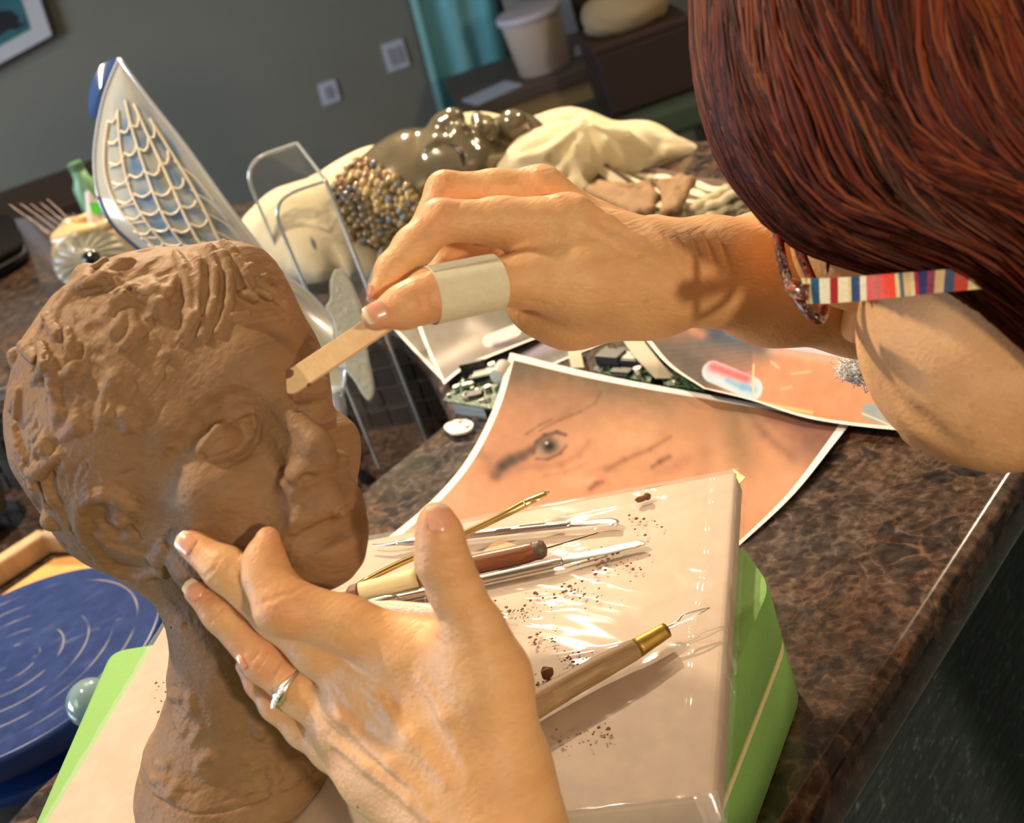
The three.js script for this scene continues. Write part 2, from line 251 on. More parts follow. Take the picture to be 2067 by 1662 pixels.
// granite counters
const granite = texture(1024, (u, v) => {
  const wx = (fbm(u * 14, v * 14, 1, 3, 14) - 0.5), wy = (fbm(u * 14, v * 14, 21, 3, 14) - 0.5);
  const [a, b, id] = worley(u * 20 + wx * 1.8, v * 20 + wy * 1.8, 20, 3), [c, d, id2] = worley(u * 44 + wx * 4, v * 44 + wy * 4, 44, 13), [p, q, id3] = worley(u * 100 + wx * 6, v * 100 + wy * 6, 100, 23), e1 = b - a, e2 = d - c, e3 = q - p;
  const region = smooth(0.40, 0.62, fbm(u * 5, v * 5, 31, 3, 5)), blob = smooth(0.05, 0.2, e1) * (id > 0.56 ? 1 : id > 0.4 ? 0.3 : 0) * (0.45 + 0.55 * region), speck = smooth(0.05, 0.25, e2) * (id2 > 0.4 ? 1 : 0.25), fine = smooth(0.05, 0.2, e3) * id3;
  const vein = fbm(u * 80, v * 80, 41, 2, 80), rust = fbm(u * 9, v * 9, 51, 3, 9), grey = smooth(0.5, 0.7, fbm(u * 4, v * 4, 61, 3, 4));
  let col = [lerp(100, 112, rust), lerp(83, 78, rust), lerp(70, 60, rust)].map((q, i) => lerp(q, [90, 82, 77][i], grey * 0.8));
  const dk = [30 + id * 14, 26 + id * 11, 26 + id * 11], md = [52 + id2 * 22, 42 + id2 * 17, 36 + id2 * 13];
  return col.map((q, i) => lerp(lerp(q * (1 - fine * 0.3), md[i], speck * 0.8), dk[i], blob * 0.9) + (vein - 0.5) * 60);
}, { repeat: [2.7, 2.7] });
const graniteMat = new THREE.MeshPhysicalMaterial({ map: granite, roughness: 0.2, clearcoat: 0.5, clearcoatRoughness: 0.08 });
const barPx = [[-420, 873], [760, 636], [835, 690], [905, 838], [740, 970], [60, 1590], [-60, 1720], [300, 2300], [1100, 2500], [1655, 1610], [2067, 965], [2500, 300], [1500, 268], [480, 405], [-420, 470]];
const barPts = barPx.map(([x, y]) => onY(x, y, BAR));
{
  const poly = roundPoly(barPts, [0, 0.05, 0.05, 0.02, 0, 0, 0.05, 0.05, 0.05, 0, 0, 0, 0, 0, 0]);
  const c = structure('bar_countertop', boxUV(prism(poly, BAR - 0.042, BAR, 0.014, 5)), graniteMat);
  c.userData.label = 'polished brown granite counter that everything on the near side rests on';
  // lower worktop under the left side
  const low = ([[-900, 1010], [1000, 760], [900, 1700], [-900, 2300]]).map(([x, y]) => onY(x, y, LOW));
  structure('lower_countertop', prism(low, LOW - 0.04, LOW, 0.01, 3), graniteMat).userData.label = 'lower granite worktop under the raised bar at the left';
  // carcass under the bar: tiled knee wall below the far arm's front edge, and plain panels
  const a = onY(-420, 873, BAR), b = onY(760, 636, BAR), dir = b.clone().sub(a).setY(0).normalize(), nrm = V(-dir.z, 0, dir.x);
  const len = a.distanceTo(b) + 0.1, back = nrm.clone().multiplyScalar(-0.03), origin = a.clone().add(back);
  const mx = basis(dir, V(0, 1, 0), nrm, V(origin.x, 0, origin.z));
  const grout = M(120, 104, 86, 0.9), kg = new THREE.BoxGeometry(len, BAR - 0.045, 0.1); kg.translate(len / 2, (BAR - 0.045) / 2, -0.05); kg.applyMatrix4(mx);
  const knee = structure('wall_splashback', kg, grout); knee.userData.label = 'low wall of small dark mosaic tiles under the raised bar';
  const mats = [M(52, 44, 34, 0.25), M(42, 36, 29, 0.25), M(60, 50, 38, 0.3)], S = 0.0245, tg = new RoundedBoxGeometry(S - 0.003, S - 0.003, 0.006, 1, 0.0012), r = rng(5);
  let n = 0;
  for (let row = 0; row < 4; row++) for (let i = 0; i < Math.floor(len / S); i++) {
    const p = V(i * S + S / 2, BAR - 0.045 - row * S - S / 2 - 0.006, 0.0012).applyMatrix4(mx), e = p.clone().sub(EYE), dd = e.dot(FW), px = CX + e.dot(RT) / dd * FOC;
    if (px < -260 || px > 900 || n > 290) continue; n++;
    const m = mesh('tile', tg, mats[Math.floor(r() * 3)], knee); m.applyMatrix4(mx.clone().setPosition(p));
  }
  // cabinet body under the near arm, below the overhang
  const rightIn = [[60, 1590], [740, 970], [905, 838], [1500, 268], [2500, 300], [2067, 965], [1655, 1610], [1100, 2500], [300, 2300]].map(([x, y]) => onY(x, y, BAR)), mid = rightIn.reduce((s, p) => s.add(p), V()).multiplyScalar(1 / rightIn.length);
  const body = rightIn.map((p) => mid.clone().lerp(p, 0.72));
  structure('wall_bar_front', boxUV(prism(body, 0, BAR - 0.043)), slateMat).userData.label = 'dark grey green body under the granite bar';
  const lowBody = low.map((p) => low.reduce((s, q) => s.add(q), V()).multiplyScalar(0.25).lerp(p, 0.95));
  structure('wall_cabinet', prism(lowBody, 0, LOW - 0.041), M(48, 36, 28, 0.6));
}
const P = (x, y, d, r) => [x, y, d, r];

// ---------------------------------------------------------------- the clay bust
const clayMap = texture(512, (u, v) => { const n = fbm(u * 10, v * 10, 4, 5, 10), s = fbm(u * 80, v * 80, 14, 3, 80), k = (n - 0.5) * 26 + (s - 0.5) * 12; return [142 + k * 0.9, 110 + k * 0.85, 80 + k * 0.8]; }, { repeat: [6, 6] });
const clayMat = new THREE.MeshPhysicalMaterial({ map: clayMap, roughness: 0.62, bumpMap: tiled(FINE, 22), bumpScale: 0.0006, specularIntensity: 0.6 });
// head frame found from the photograph: x = the bust's own left, y = its crown, z = its face
const HX = RT.clone().multiplyScalar(0.7025).addScaledVector(UP, 0.2849).addScaledVector(FW, 0.6522);
const HY = RT.clone().multiplyScalar(-0.4827).addScaledVector(UP, 0.8641).addScaledVector(FW, 0.1424);
const HZ = RT.clone().multiplyScalar(0.523).addScaledVector(UP, 0.4148).addScaledVector(FW, -0.7446);
const HO = at(443, 944, 0.63), HS = 0.695e-3;
function faceField(F, O, X, Y, Z, s, { lids = true } = {}) {   // a human face in millimetres of life size
  const L = (x, y, z) => O.clone().addScaledVector(X, x * s).addScaledVector(Y, y * s).addScaledVector(Z, z * s), cap = (a, b, ra, rb, k, cut) => F.cap(L(...a), L(...b), ra * s, rb * s, k * s, cut), ell = (c, r, k, cut) => F.ell(L(...c), X, Y, Z, r.map((q) => q * s), k * s, cut);
  ell([0, 28, -8], [74, 90, 97], 10); ell([0, -28, 26], [62, 80, 62], 22);
  cap([0, -84, 66], [0, -80, 76], 21, 20, 22); for (const m of [-1, 1]) cap([m * 48, -55, 10], [m * 8, -82, 62], 18, 20, 18);
  for (const m of [-1, 1]) { ell([m * 41, -26, 57], [24, 20, 24], 18); cap([m * 12, 19, 83], [m * 48, 17, 62], 12, 12, 14); }
  cap([0, 34, 80], [0, 58, 64], 26, 30, 26);
  for (const m of [-1, 1]) { ell([m * 35, -3, 98], [24, 15, 24], 10, true); ell([m * 34, -3, 69], [18, 15, 16], 3); }
  cap([0, 10, 94], [0, -36, 114], 7.5, 8, 8); cap([0, -36, 113], [0, -44, 111], 8.5, 8.5, 7); cap([0, 6, 82], [0, -44, 98], 12, 14, 8);
  for (const m of [-1, 1]) ell([m * 14, -47, 98], [8, 8, 14], 6);
  cap([0, -50, 106], [0, -56, 96], 6, 6, 6);
  ell([0, -68, 78], [31, 24, 23], 14);
  for (const m of [-1, 1]) { cap([m * 2, -63, 99], [m * 22, -68, 87], 5, 4, 6); cap([0, -74, 97], [m * 18, -72, 88], 6, 5, 7); }
  cap([-28, -82, 93], [28, -82, 93], 5, 5, 14, true);
  return L;
}
const bust = new Field();
{
  faceField(bust, HO, HX, HY, HZ, HS);
  const c = (x, y, d, r) => [x, y, d, r];
  // hair mass, neck and spreading foot
  bust.ell(at(350, 826, 0.64), RT, UP, FW, [320 * 0.64 / FOC, 324 * 0.64 / FOC, 0.068], 0.010);
  bust.chain([c(180, 880, 0.645, 150), c(260, 1010, 0.652, 140), c(330, 1090, 0.655, 105)], 0.012);
  bust.chain([c(270, 720, 0.64, 150), c(466, 622, 0.625, 120), c(512, 655, 0.615, 58)], 0.012);
  bust.chain([c(430, 1130, 0.655, 120), c(490, 1290, 0.668, 122), c(500, 1420, 0.680, 140), c(485, 1530, 0.69, 190)], 0.02);
  const foot = onY(478, 1583, BOARD);
  bust.ell(foot.clone().add(V(0, 0.008, 0)), V(1, 0, 0), V(0, 1, 0), V(0, 0, 1), [0.05, 0.022, 0.052], 0.012);
  const k = 0.0016;
  // ---- face drawing, in pixels of the photograph
  bust.stroke([[345, 935], [369, 893], [399, 856], [426, 822], [468, 799], [495, 796]], 16, 5, 0.004, true, 0.5);
  bust.stroke([[405, 919], [420, 899], [444, 875], [468, 853], [493, 843], [511, 839]], 3.2, 0.5, 0.0012, true, 0.8);
  bust.stroke([[405, 919], [425, 926], [452, 919], [480, 906], [505, 885], [517, 858], [511, 840]], 2.6, 0.5, 0.0012, true, 0.8);
  bust.stroke([[430, 946], [458, 941], [493, 922], [520, 889], [525, 852]], 3.4, 1, 0.0016, true, 0.4);
  bust.stroke([[412, 922]], 5, 0, 0.001, true);
  bust.stroke([[406, 905], [440, 866], [470, 842], [505, 832]], 6, -2, 0.003, false, 0.5);
  bust.chain([c(606, 790, 0.598, 26), c(640, 782, 0.604, 28)], 0.003); bust.stroke([[583, 795], [586, 815], [600, 830], [625, 827], [650, 812], [658, 795]], 3, 0.5, 0.0012, true, 0.8);
  bust.stroke([[596, 828], [622, 820], [646, 808]], 2, 0, 0.001, true);
  bust.stroke([[586, 1090], [610, 1079], [631, 1069], [661, 1054], [691, 1033], [703, 1019], [712, 1012]], 4.6, 0.5, 0.0018, true, 0.9);
  bust.stroke([[606, 974], [620, 967], [634, 964]], 9, -5, 0.002, true, 0.6);
  bust.stroke([[567, 950], [570, 968], [580, 982], [600, 984]], 4, 1, 0.003, true, 0.6);
  bust.stroke([[370, 983], [395, 1000], [422, 1022]], 2.2, 0, 0.001, true); bust.stroke([[302, 860], [318, 838], [330, 812]], 3, 0, 0.001, true);
  bust.stroke([[566, 1000], [560, 1040], [566, 1072]], 16, 13, 0.008, true, 0.3);
  // ---- ear
  bust.stroke([[158, 1062], [165, 1022], [188, 1000], [215, 996], [242, 1006], [262, 1024]], 13, 3, 0.004);
  bust.stroke([[160, 1050], [176, 1092], [205, 1128], [245, 1152], [290, 1160], [318, 1150]], 13, 3, 0.004);
  bust.stroke([[208, 1034], [214, 1058], [232, 1078], [255, 1074]], 15, 1, 0.003, true, 0.7);
  bust.stroke([[222, 1046], [246, 1052], [262, 1068]], 12, -1, 0.002); bust.stroke([[262, 1066], [274, 1080], [284, 1094]], 5.5, -3, 0.0012, true);
  bust.stroke([[200, 1080], [225, 1100], [262, 1112], [300, 1122]], 9, 1, 0.002); bust.stroke([[195, 1092], [222, 1112], [258, 1126]], 3, 0, 0.001, true);
  bust.stroke([[152, 1010], [172, 1000], [200, 992], [216, 990]], 3, 0, 0.001, true); bust.stroke([[255, 1010], [262, 998], [272, 988]], 3, 0, 0.001, true);
  bust.stroke([[318, 1128], [332, 1140], [322, 1152]], 6, 0, 0.001, true); bust.stroke([[226, 1152], [236, 1152]], 4, -1, 0.001, true);
  bust.stroke([[330, 1105], [318, 1130], [332, 1160]], 14, 0, 0.003);
  // ---- hair: rolls, smears and dents pressed into the crown
  const add = (pts, r, l = 0, kk = k, tp = 0.7) => bust.stroke(pts, r, l, kk, false, tp), cut = (pts, r, l = 0, tp = 0.6) => bust.stroke(pts, r, l, 0.0012, true, tp);
  add([[272, 500], [300, 490], [335, 482], [362, 474]], 9, 3); add([[352, 478], [366, 472]], 12, 5); bust.chain([P(164, 566, 0.628, 18), P(172, 556, 0.625, 21), P(184, 556, 0.622, 18)], 0.004);
  add([[205, 520], [235, 508], [268, 500]], 11, 3); add([[190, 545], [212, 530]], 12, 4); add([[228, 545], [246, 536], [262, 530]], 15, 2);
  add([[222, 628], [232, 604], [262, 592], [300, 598], [330, 588]], 22, -2, 0.003); cut([[208, 604], [214, 634], [240, 641], [272, 634], [300, 632]], 5, 1); cut([[285, 575], [310, 560], [340, 548], [352, 540]], 5, 0);
  cut([[270, 560], [300, 545], [325, 520]], 17, 9, 0.8); cut([[285, 600], [310, 585]], 14, 8); cut([[240, 570], [255, 545]], 13, 7);
  add([[356, 560], [338, 590], [318, 620], [300, 640]], 15, 1); cut([[352, 596], [334, 628], [310, 650]], 3.5);
  add([[150, 592], [185, 575], [222, 566], [236, 572]], 16, 0, 0.004); cut([[150, 612], [180, 604], [205, 610]], 9, 4); cut([[205, 610], [208, 622], [196, 626]], 4);
  for (const [p, r] of [[[[336, 488], [356, 512], [374, 548], [386, 596], [378, 652]], 16], [[[385, 492], [402, 530], [404, 580], [392, 640], [364, 690]], 15], [[[424, 502], [436, 548], [432, 612], [408, 680]], 14], [[[448, 512], [464, 556], [462, 616], [440, 672]], 14], [[[476, 522], [500, 560], [504, 604]], 15], [[[505, 540], [528, 572], [536, 600]], 15], [[[520, 566], [548, 592], [566, 612]], 13], [[[548, 600], [572, 620], [580, 640]], 12]]) add(p, r, 2, 0.0016, 0.6);
  for (const p of [[[352, 490], [376, 530], [392, 585], [388, 650]], [[398, 505], [412, 550], [408, 630], [384, 700]], [[440, 520], [448, 575], [440, 640], [420, 690]], [[468, 540], [484, 585], [476, 640]], [[500, 560], [516, 590]]]) cut(p, 4, 1);
  add([[490, 596], [512, 602]], 17, 2); add([[520, 588], [545, 600]], 14, 4); add([[470, 640], [498, 636]], 13, 3); add([[534, 560], [552, 572]], 13, 4); add([[452, 492], [470, 506]], 12, 2);
  cut([[372, 676], [352, 700], [336, 722], [330, 760], [300, 800]], 3); add([[330, 718], [345, 712]], 9, 0); cut([[280, 640], [262, 680], [252, 706]], 3); add([[250, 700], [236, 670], [250, 640]], 15, 0);
  cut([[185, 664], [200, 664]], 20, 11, 1); cut([[186, 716], [204, 712]], 15, 9, 1); add([[138, 670], [146, 700], [140, 722]], 15, 3); add([[95, 640], [118, 676]], 17, 3); add([[50, 700], [75, 728]], 19, 2); add([[84, 700], [104, 740], [108, 790]], 17, 1);
  cut([[148, 712], [160, 702], [164, 712]], 8, -3); cut([[148, 700], [152, 680]], 4); cut([[108, 534 + 80]], 7, -2); cut([[66, 744], [72, 756]], 6, -2); cut([[100, 752], [106, 768]], 5, -2); cut([[80, 700], [78, 735], [62, 752]], 4);
  cut([[118, 770], [120, 800], [118, 830]], 3.5); cut([[160, 790], [172, 808], [184, 824], [222, 854]], 3); add([[130, 760], [150, 746], [166, 750]], 16, 1); cut([[218, 768], [224, 760]], 4, -1); cut([[190, 798], [196, 790], [190, 810]], 4, -1); cut([[268, 770], [276, 784], [268, 796]], 2.5);
  cut([[136, 895], [165, 872], [200, 858], [226, 862]], 4); cut([[118, 918], [140, 880], [160, 872]], 3); add([[120, 920], [88, 936], [76, 960]], 16, 0); add([[250, 840], [262, 858]], 17, -1, 0.004);
  cut([[56, 890], [70, 910], [74, 930]], 4, -1); cut([[170, 925], [152, 950], [144, 985], [146, 1020], [162, 1062]], 4); cut([[125, 938], [126, 970], [132, 985]], 6, 0); cut([[100, 955], [108, 985], [124, 1020]], 4); cut([[60, 960], [80, 985], [92, 1000]], 4); cut([[130, 1040], [150, 1080], [170, 1110]], 3.5); cut([[45, 930], [60, 950]], 4);
  add([[30, 860], [40, 900], [55, 925]], 14, 2); add([[50, 940], [72, 985], [96, 1018]], 13, 2); add([[84, 960], [110, 1010], [140, 1060]], 12, 2); add([[40, 790], [36, 840]], 15, 1); cut([[228, 965], [248, 958], [270, 950]], 4); cut([[100, 870], [112, 890], [104, 905]], 3);
  const r = rng(11);
  for (let i = 0; i < 230; i++) {
    const x = 24 + r() * 546, y = 490 + r() * 640; if (x > 330 + (y < 660 ? 240 - (y - 490) * 1.2 : 0) - (y > 840 ? 150 : y > 700 ? 70 : 0)) continue; if ((y > 985 && x > 145) || (x > 325 && y < 720)) continue;
    const a = 1.25 + (x - 300) * -0.0022 + (r() - 0.5) * 1.1, l = 14 + r() * 26, q = [[x, y], [x + Math.cos(a) * l, y + Math.sin(a) * l], [x + Math.cos(a + 0.4) * l * 2, y + Math.sin(a + 0.4) * l * 2]];
    if (i % 6 < 2) { const R = 15 + r() * 14; add(q, R, -R * (0.42 + r() * 0.3), 0.0008, 0.6); } else if (i % 6 < 5) cut(q, 2.8 + r() * 2, -0.4, 0.3); else cut([q[0], q[1]], 14 + r() * 9, 8.5 + r() * 3, 0.9);
  }
  // neck and foot: smears and a torn lip where the clay meets the board
  cut([[280, 1560], [300, 1600], [345, 1632], [390, 1645], [450, 1640], [520, 1615], [590, 1588], [650, 1545]], 4, 1); cut([[366, 1270], [376, 1262], [382, 1270]], 4); cut([[372, 1600], [392, 1602], [404, 1596]], 3); cut([[340, 1480], [362, 1470], [374, 1452]], 3); cut([[450, 1617], [500, 1600], [540, 1592]], 2.5);
  for (let i = 0; i < 26; i++) { const x = 330 + r() * 330, y = 1380 + r() * 230, a = r() * 6.3, l = 14 + r() * 20; add([[x, y], [x + Math.cos(a) * l, y + Math.sin(a) * l]], 6 + r() * 10, -3, 0.004, 0.5); }
  bust.disp = (x, y, z) => (vnoise(x * 90, y * 90, z * 90) - 0.5) * 0.0012 + (vnoise(x * 260, y * 260, z * 260) - 0.5) * 0.0004;
}
const footAt = onY(478, 1583, BOARD);
const bustThing = thing('clay_bust', 'unfinished brown clay head and neck with rough pressed hair, standing on the wrapped board', 'sculpture', footAt);
{
  const lo = bust.box()[0]; lo.y = BOARD - 0.0045 + 0.0025 * 0; const g = bust.mesh(0.0008, { lo: V(lo.x, BOARD + 0.002, lo.z), slop: 0.012 });
  { const p = g.attributes.position; for (let i = 0; i < p.count; i++) if (p.getY(i) < BOARD + 0.0004) p.setY(i, BOARD + 0.0003); }
  part('head', g, clayMat, bustThing);
}

// ---------------------------------------------------------------- the woman: head, arms and both hands, one skin
const skinMap = texture(512, (u, v) => { const n = fbm(u * 14, v * 14, 6, 5, 14), s = fbm(u * 90, v * 90, 16, 2, 90), f = hash3(Math.floor(u * 60), Math.floor(v * 60), 9) > 0.993 ? -10 : 0; return [222 + (n - 0.5) * 20 + (s - 0.5) * 8 + f, 174 + (n - 0.5) * 26 + (s - 0.5) * 9 + f, 126 + (n - 0.5) * 26 + (s - 0.5) * 9 + f]; }, { repeat: [7, 7] });
const skinMat = new THREE.MeshPhysicalMaterial({ map: skinMap, vertexColors: true, roughness: 0.5, specularIntensity: 0.75, sheen: 0.25, sheenRoughness: 0.6, sheenColor: srgb(255, 200, 170), bumpMap: tiled(FINE, 30), bumpScale: 0.00035 });
const nailMat = new THREE.MeshPhysicalMaterial({ color: 0xffffff, vertexColors: true, roughness: 0.28, clearcoat: 0.4, clearcoatRoughness: 0.15 });

const rightArm = new Field(), leftArm = new Field(), faceSkin = new Field(), trunk = new Field();
{ // right hand: thumb and index pinch the stick, the other fingers fold in behind
  const F = rightArm, k = 0.006;
  F.chain([P(1330, 556, 0.645, 104), P(1430, 548, 0.662, 102), P(1560, 562, 0.69, 129), P(1750, 572, 0.72, 144), P(2250, 640, 0.82, 150)], 0.012);
  F.chain([P(1322, 462, 0.668, 26), P(1330, 470, 0.668, 26)], 0.01);                         // ulna head
  F.chain([P(1150, 455, 0.616, 58), P(1240, 520, 0.636, 84), P(1330, 556, 0.645, 104)], 0.010);
  F.chain([P(1092, 388, 0.640, 50), P(1210, 480, 0.655, 62), P(1320, 530, 0.66, 84)], 0.008);
  F.chain([P(1090, 450, 0.668, 50), P(1220, 520, 0.672, 70), P(1320, 550, 0.67, 90)], 0.010);
  F.chain([P(1110, 520, 0.686, 48), P(1220, 560, 0.685, 66), P(1320, 570, 0.67, 85)], 0.012);
  F.chain([P(1090, 600, 0.640, 72), P(1150, 610, 0.640, 84), P(1300, 590, 0.645, 86)], 0.014);   // heel of the hand
  F.chain([P(1060, 566, 0.602, 56), P(1160, 566, 0.612, 70), P(1290, 570, 0.632, 92)], 0.012); // thumb metacarpal
  F.chain([P(1060, 564, 0.598, 52), P(960, 576, 0.588, 48), P(870, 597, 0.578, 51)], k);
  F.chain([P(870, 597, 0.578, 51), P(815, 620, 0.573, 42), P(765, 638, 0.570, 28)], 0.005); F.ball(at(752, 641, 0.569), 21 * 0.569 / FOC, 0.004);
  F.chain([P(1145, 448, 0.614, 56), P(1010, 448, 0.606, 46), P(888, 446, 0.598, 42)], k);     // index
  F.chain([P(888, 446, 0.598, 42), P(835, 500, 0.592, 40), P(792, 545, 0.588, 33)], 0.004); F.chain([P(792, 545, 0.588, 33), P(762, 588, 0.583, 19)], 0.004);
  F.chain([P(1090, 386, 0.640, 49), P(1000, 384, 0.634, 38), P(898, 384, 0.626, 37)], k);     // middle
  F.chain([P(898, 384, 0.626, 37), P(850, 480, 0.616, 32), P(806, 545, 0.606, 26), P(785, 585, 0.598, 17)], 0.004);
  F.chain([P(1080, 450, 0.668, 46), P(960, 440, 0.662, 36), P(905, 500, 0.650, 30), P(890, 560, 0.640, 22)], k);   // ring
  F.chain([P(1100, 520, 0.686, 44), P(1000, 500, 0.684, 32), P(950, 550, 0.672, 26), P(945, 600, 0.662, 20)], k);  // little
  F.chain([P(1120, 500, 0.625, 56), P(1070, 540, 0.618, 46)], 0.012); F.chain([P(1060, 520, 0.66, 46), P(960, 535, 0.655, 34), P(885, 552, 0.645, 24)], 0.006);
  const c = (pts, r, l = 0, t = 0.3) => F.stroke(pts, r, l, 0.0016, true, t), a = (pts, r, l = 0, t = 0.4) => F.stroke(pts, r, l, 0.004, false, t);
  a([[1086, 350], [1098, 372]], 26, -14); a([[1128, 396], [1135, 410]], 24, -14); a([[1150, 462], [1165, 480]], 30, -16); a([[890, 430], [878, 440]], 22, -12); a([[1175, 400], [1230, 445], [1290, 480]], 12, -7); a([[1180, 450], [1250, 490], [1330, 520]], 12, -8);
  c([[1062, 604], [1092, 614], [1124, 622]], 4, 1); c([[985, 650], [1000, 640], [1012, 634]], 3, 1);
  for (const x of [900, 912, 924]) c([[x + 4, 410], [x, 424], [x + 4, 440]], 2, 0.4); for (const x of [908, 920]) c([[x, 352], [x, 370]], 2, 0.4);
  for (const x of [846, 856]) c([[x, 582], [x + 3, 604], [x + 8, 626]], 1.8, 0.3);
  for (let i = 0; i < 14; i++) c([[1340 + i * 9, 470 + (i % 3) * 22], [1352 + i * 9, 500 + (i % 3) * 22], [1356 + i * 9, 530 + (i % 4) * 12]], 1.8, 0.8, 0.2);
}
{ // left hand: fingers steady the jaw of the bust, thumb up
  const F = leftArm, k = 0.005, Q = (x, y, d, r) => [x, y, d - 0.046, r];
  F.chain([Q(1090, 2080, 0.545, 150), Q(1045, 1780, 0.578, 124), Q(985, 1600, 0.59, 132)], 0.014);
  F.chain([Q(840, 1330, 0.600, 72), Q(930, 1450, 0.598, 100), Q(1000, 1620, 0.592, 112)], 0.012);
  F.chain([Q(745, 1400, 0.608, 64), Q(850, 1500, 0.600, 86), Q(965, 1640, 0.592, 110)], 0.012);
  F.chain([Q(700, 1462, 0.618, 58), Q(800, 1540, 0.608, 74), Q(930, 1650, 0.594, 100)], 0.012);
  F.chain([Q(672, 1510, 0.630, 46), Q(760, 1572, 0.616, 58), Q(890, 1662, 0.596, 88)], 0.012);
  F.chain([Q(957, 1270, 0.578, 56), Q(980, 1370, 0.583, 82), Q(1000, 1520, 0.588, 92)], 0.012);
  F.chain([Q(957, 1270, 0.578, 58), Q(918, 1190, 0.573, 50), Q(893, 1130, 0.569, 52)], 0.006); F.chain([Q(893, 1130, 0.569, 52), Q(887, 1080, 0.566, 44), Q(880, 1050, 0.564, 36)], 0.005);
  F.chain([Q(930, 1310, 0.586, 44), Q(850, 1325, 0.598, 52)], 0.016);
  F.chain([Q(835, 1320, 0.600, 68), Q(700, 1262, 0.599, 56), Q(572, 1224, 0.598, 58)], k);      // index
  F.chain([Q(572, 1224, 0.598, 58), Q(540, 1165, 0.602, 45), Q(534, 1130, 0.604, 40)], 0.005); F.chain([Q(534, 1130, 0.604, 40), Q(541, 1088, 0.606, 25)], 0.004);
  F.chain([Q(745, 1400, 0.610, 60), Q(640, 1310, 0.614, 50), Q(560, 1242, 0.617, 47)], k);      // middle
  F.chain([Q(560, 1242, 0.617, 47), Q(455, 1148, 0.611, 44), Q(388, 1100, 0.619, 31)], 0.004);
  F.chain([Q(705, 1465, 0.620, 54), Q(610, 1400, 0.624, 45), Q(535, 1335, 0.627, 43)], k);      // ring
  F.chain([Q(535, 1335, 0.627, 43), Q(445, 1238, 0.629, 36), Q(396, 1196, 0.628, 25)], 0.004);
  F.chain([Q(672, 1512, 0.632, 44), Q(612, 1474, 0.638, 34), Q(556, 1424, 0.642, 30), Q(522, 1380, 0.645, 26), Q(494, 1345, 0.648, 19)], 0.004);
  F.chain([Q(800, 1350, 0.602, 50), Q(735, 1410, 0.610, 46), Q(690, 1470, 0.622, 40)], 0.012);
  const c = (pts, r, l = 0, t = 0.3) => F.stroke(pts, r, l, 0.0016, true, t), a = (pts, r, l = 0, t = 0.4) => F.stroke(pts, r, l, 0.004, false, t);
  a([[760, 1420], [830, 1490], [900, 1580]], 13, -8); a([[850, 1370], [900, 1450], [950, 1560]], 13, -9); a([[715, 1480], [790, 1545], [860, 1620]], 11, -6); a([[640, 1395], [690, 1450], [720, 1480]], 10, -6);
  a([[690, 1350], [760, 1400], [790, 1440]], 12, -7); a([[670, 1500], [740, 1550], [830, 1620], [880, 1662]], 9, -4);
  c([[660, 1370], [690, 1420], [730, 1465], [800, 1520]], 5, 2); c([[735, 1385], [790, 1420], [840, 1500]], 5, 2.5); c([[640, 1440], [690, 1492], [760, 1545], [840, 1610]], 4, 1.5);
  for (const [x, y] of [[520, 1316], [532, 1330], [545, 1345], [556, 1352]]) c([[x - 16, y + 26], [x, y], [x + 16, y - 26]], 3.2, 0.6);
  for (const y of [1128, 1140, 1152]) c([[862, y + 6], [892, y], [925, y + 4]], 2.6, 0.4); for (const [x, y] of [[432, 1150], [444, 1160]]) c([[x - 20, y + 18], [x, y], [x + 16, y - 26]], 2, 0.3); for (const [x, y] of [[430, 1250]]) c([[x - 8, y + 8], [x + 8, y - 8], [x + 24, y - 26]], 2, 0.3);
  c([[512, 1232], [528, 1218], [560, 1205], [596, 1196]], 2.4, 0.4); c([[845, 1268], [870, 1262], [890, 1256], [905, 1244]], 3, 1); for (const i of [0, 1, 2]) c([[880 + i * 16, 1290 - i * 6], [905 + i * 16, 1310 - i * 6]], 2, 0.5);
}
{ // head, seen from behind the left cheek: face turned down to the left and away
  const F = faceSkin;
  F.ell(at(1988, 682, 0.565), RT, UP, FW, [250 * 0.565 / FOC, 248 * 0.565 / FOC, 0.05], 0.01);
  F.chain([P(1978, 640, 0.56, 215), P(2090, 560, 0.56, 250)], 0.012); F.chain([P(1996, 740, 0.565, 196), P(2120, 690, 0.565, 240)], 0.012); F.chain([P(1900, 800, 0.55, 80), P(2020, 860, 0.55, 72)], 0.012);
  F.ball(at(1740, 490, 0.615), 140 * 0.615 / FOC, 0.012); F.chain([P(1900, 250, 0.62, 330), P(2080, 320, 0.60, 380)], 0.02);
  F.chain([P(1760, 600, 0.65, 50), P(1730, 660, 0.68, 34)], 0.012); F.chain([P(1740, 640, 0.68, 22), P(1760, 668, 0.672, 22)], 0.006);              // nose, hidden behind the cheek
  F.chain([P(1800, 740, 0.655, 30), P(1850, 770, 0.625, 26)], 0.006); F.chain([P(1806, 765, 0.65, 26), P(1850, 800, 0.62, 24)], 0.006); F.chain([P(1870, 850, 0.64, 60), P(1930, 850, 0.60, 60)], 0.014); // lips, chin
  F.chain([P(2150, 640, 0.56, 240), P(2500, 760, 0.56, 250), P(2900, 900, 0.56, 330)], 0.03);                                                         // neck
  F.stroke([[1790, 770], [1850, 850], [1930, 900]], 26, 16, 0.006, true, 0.5);
}
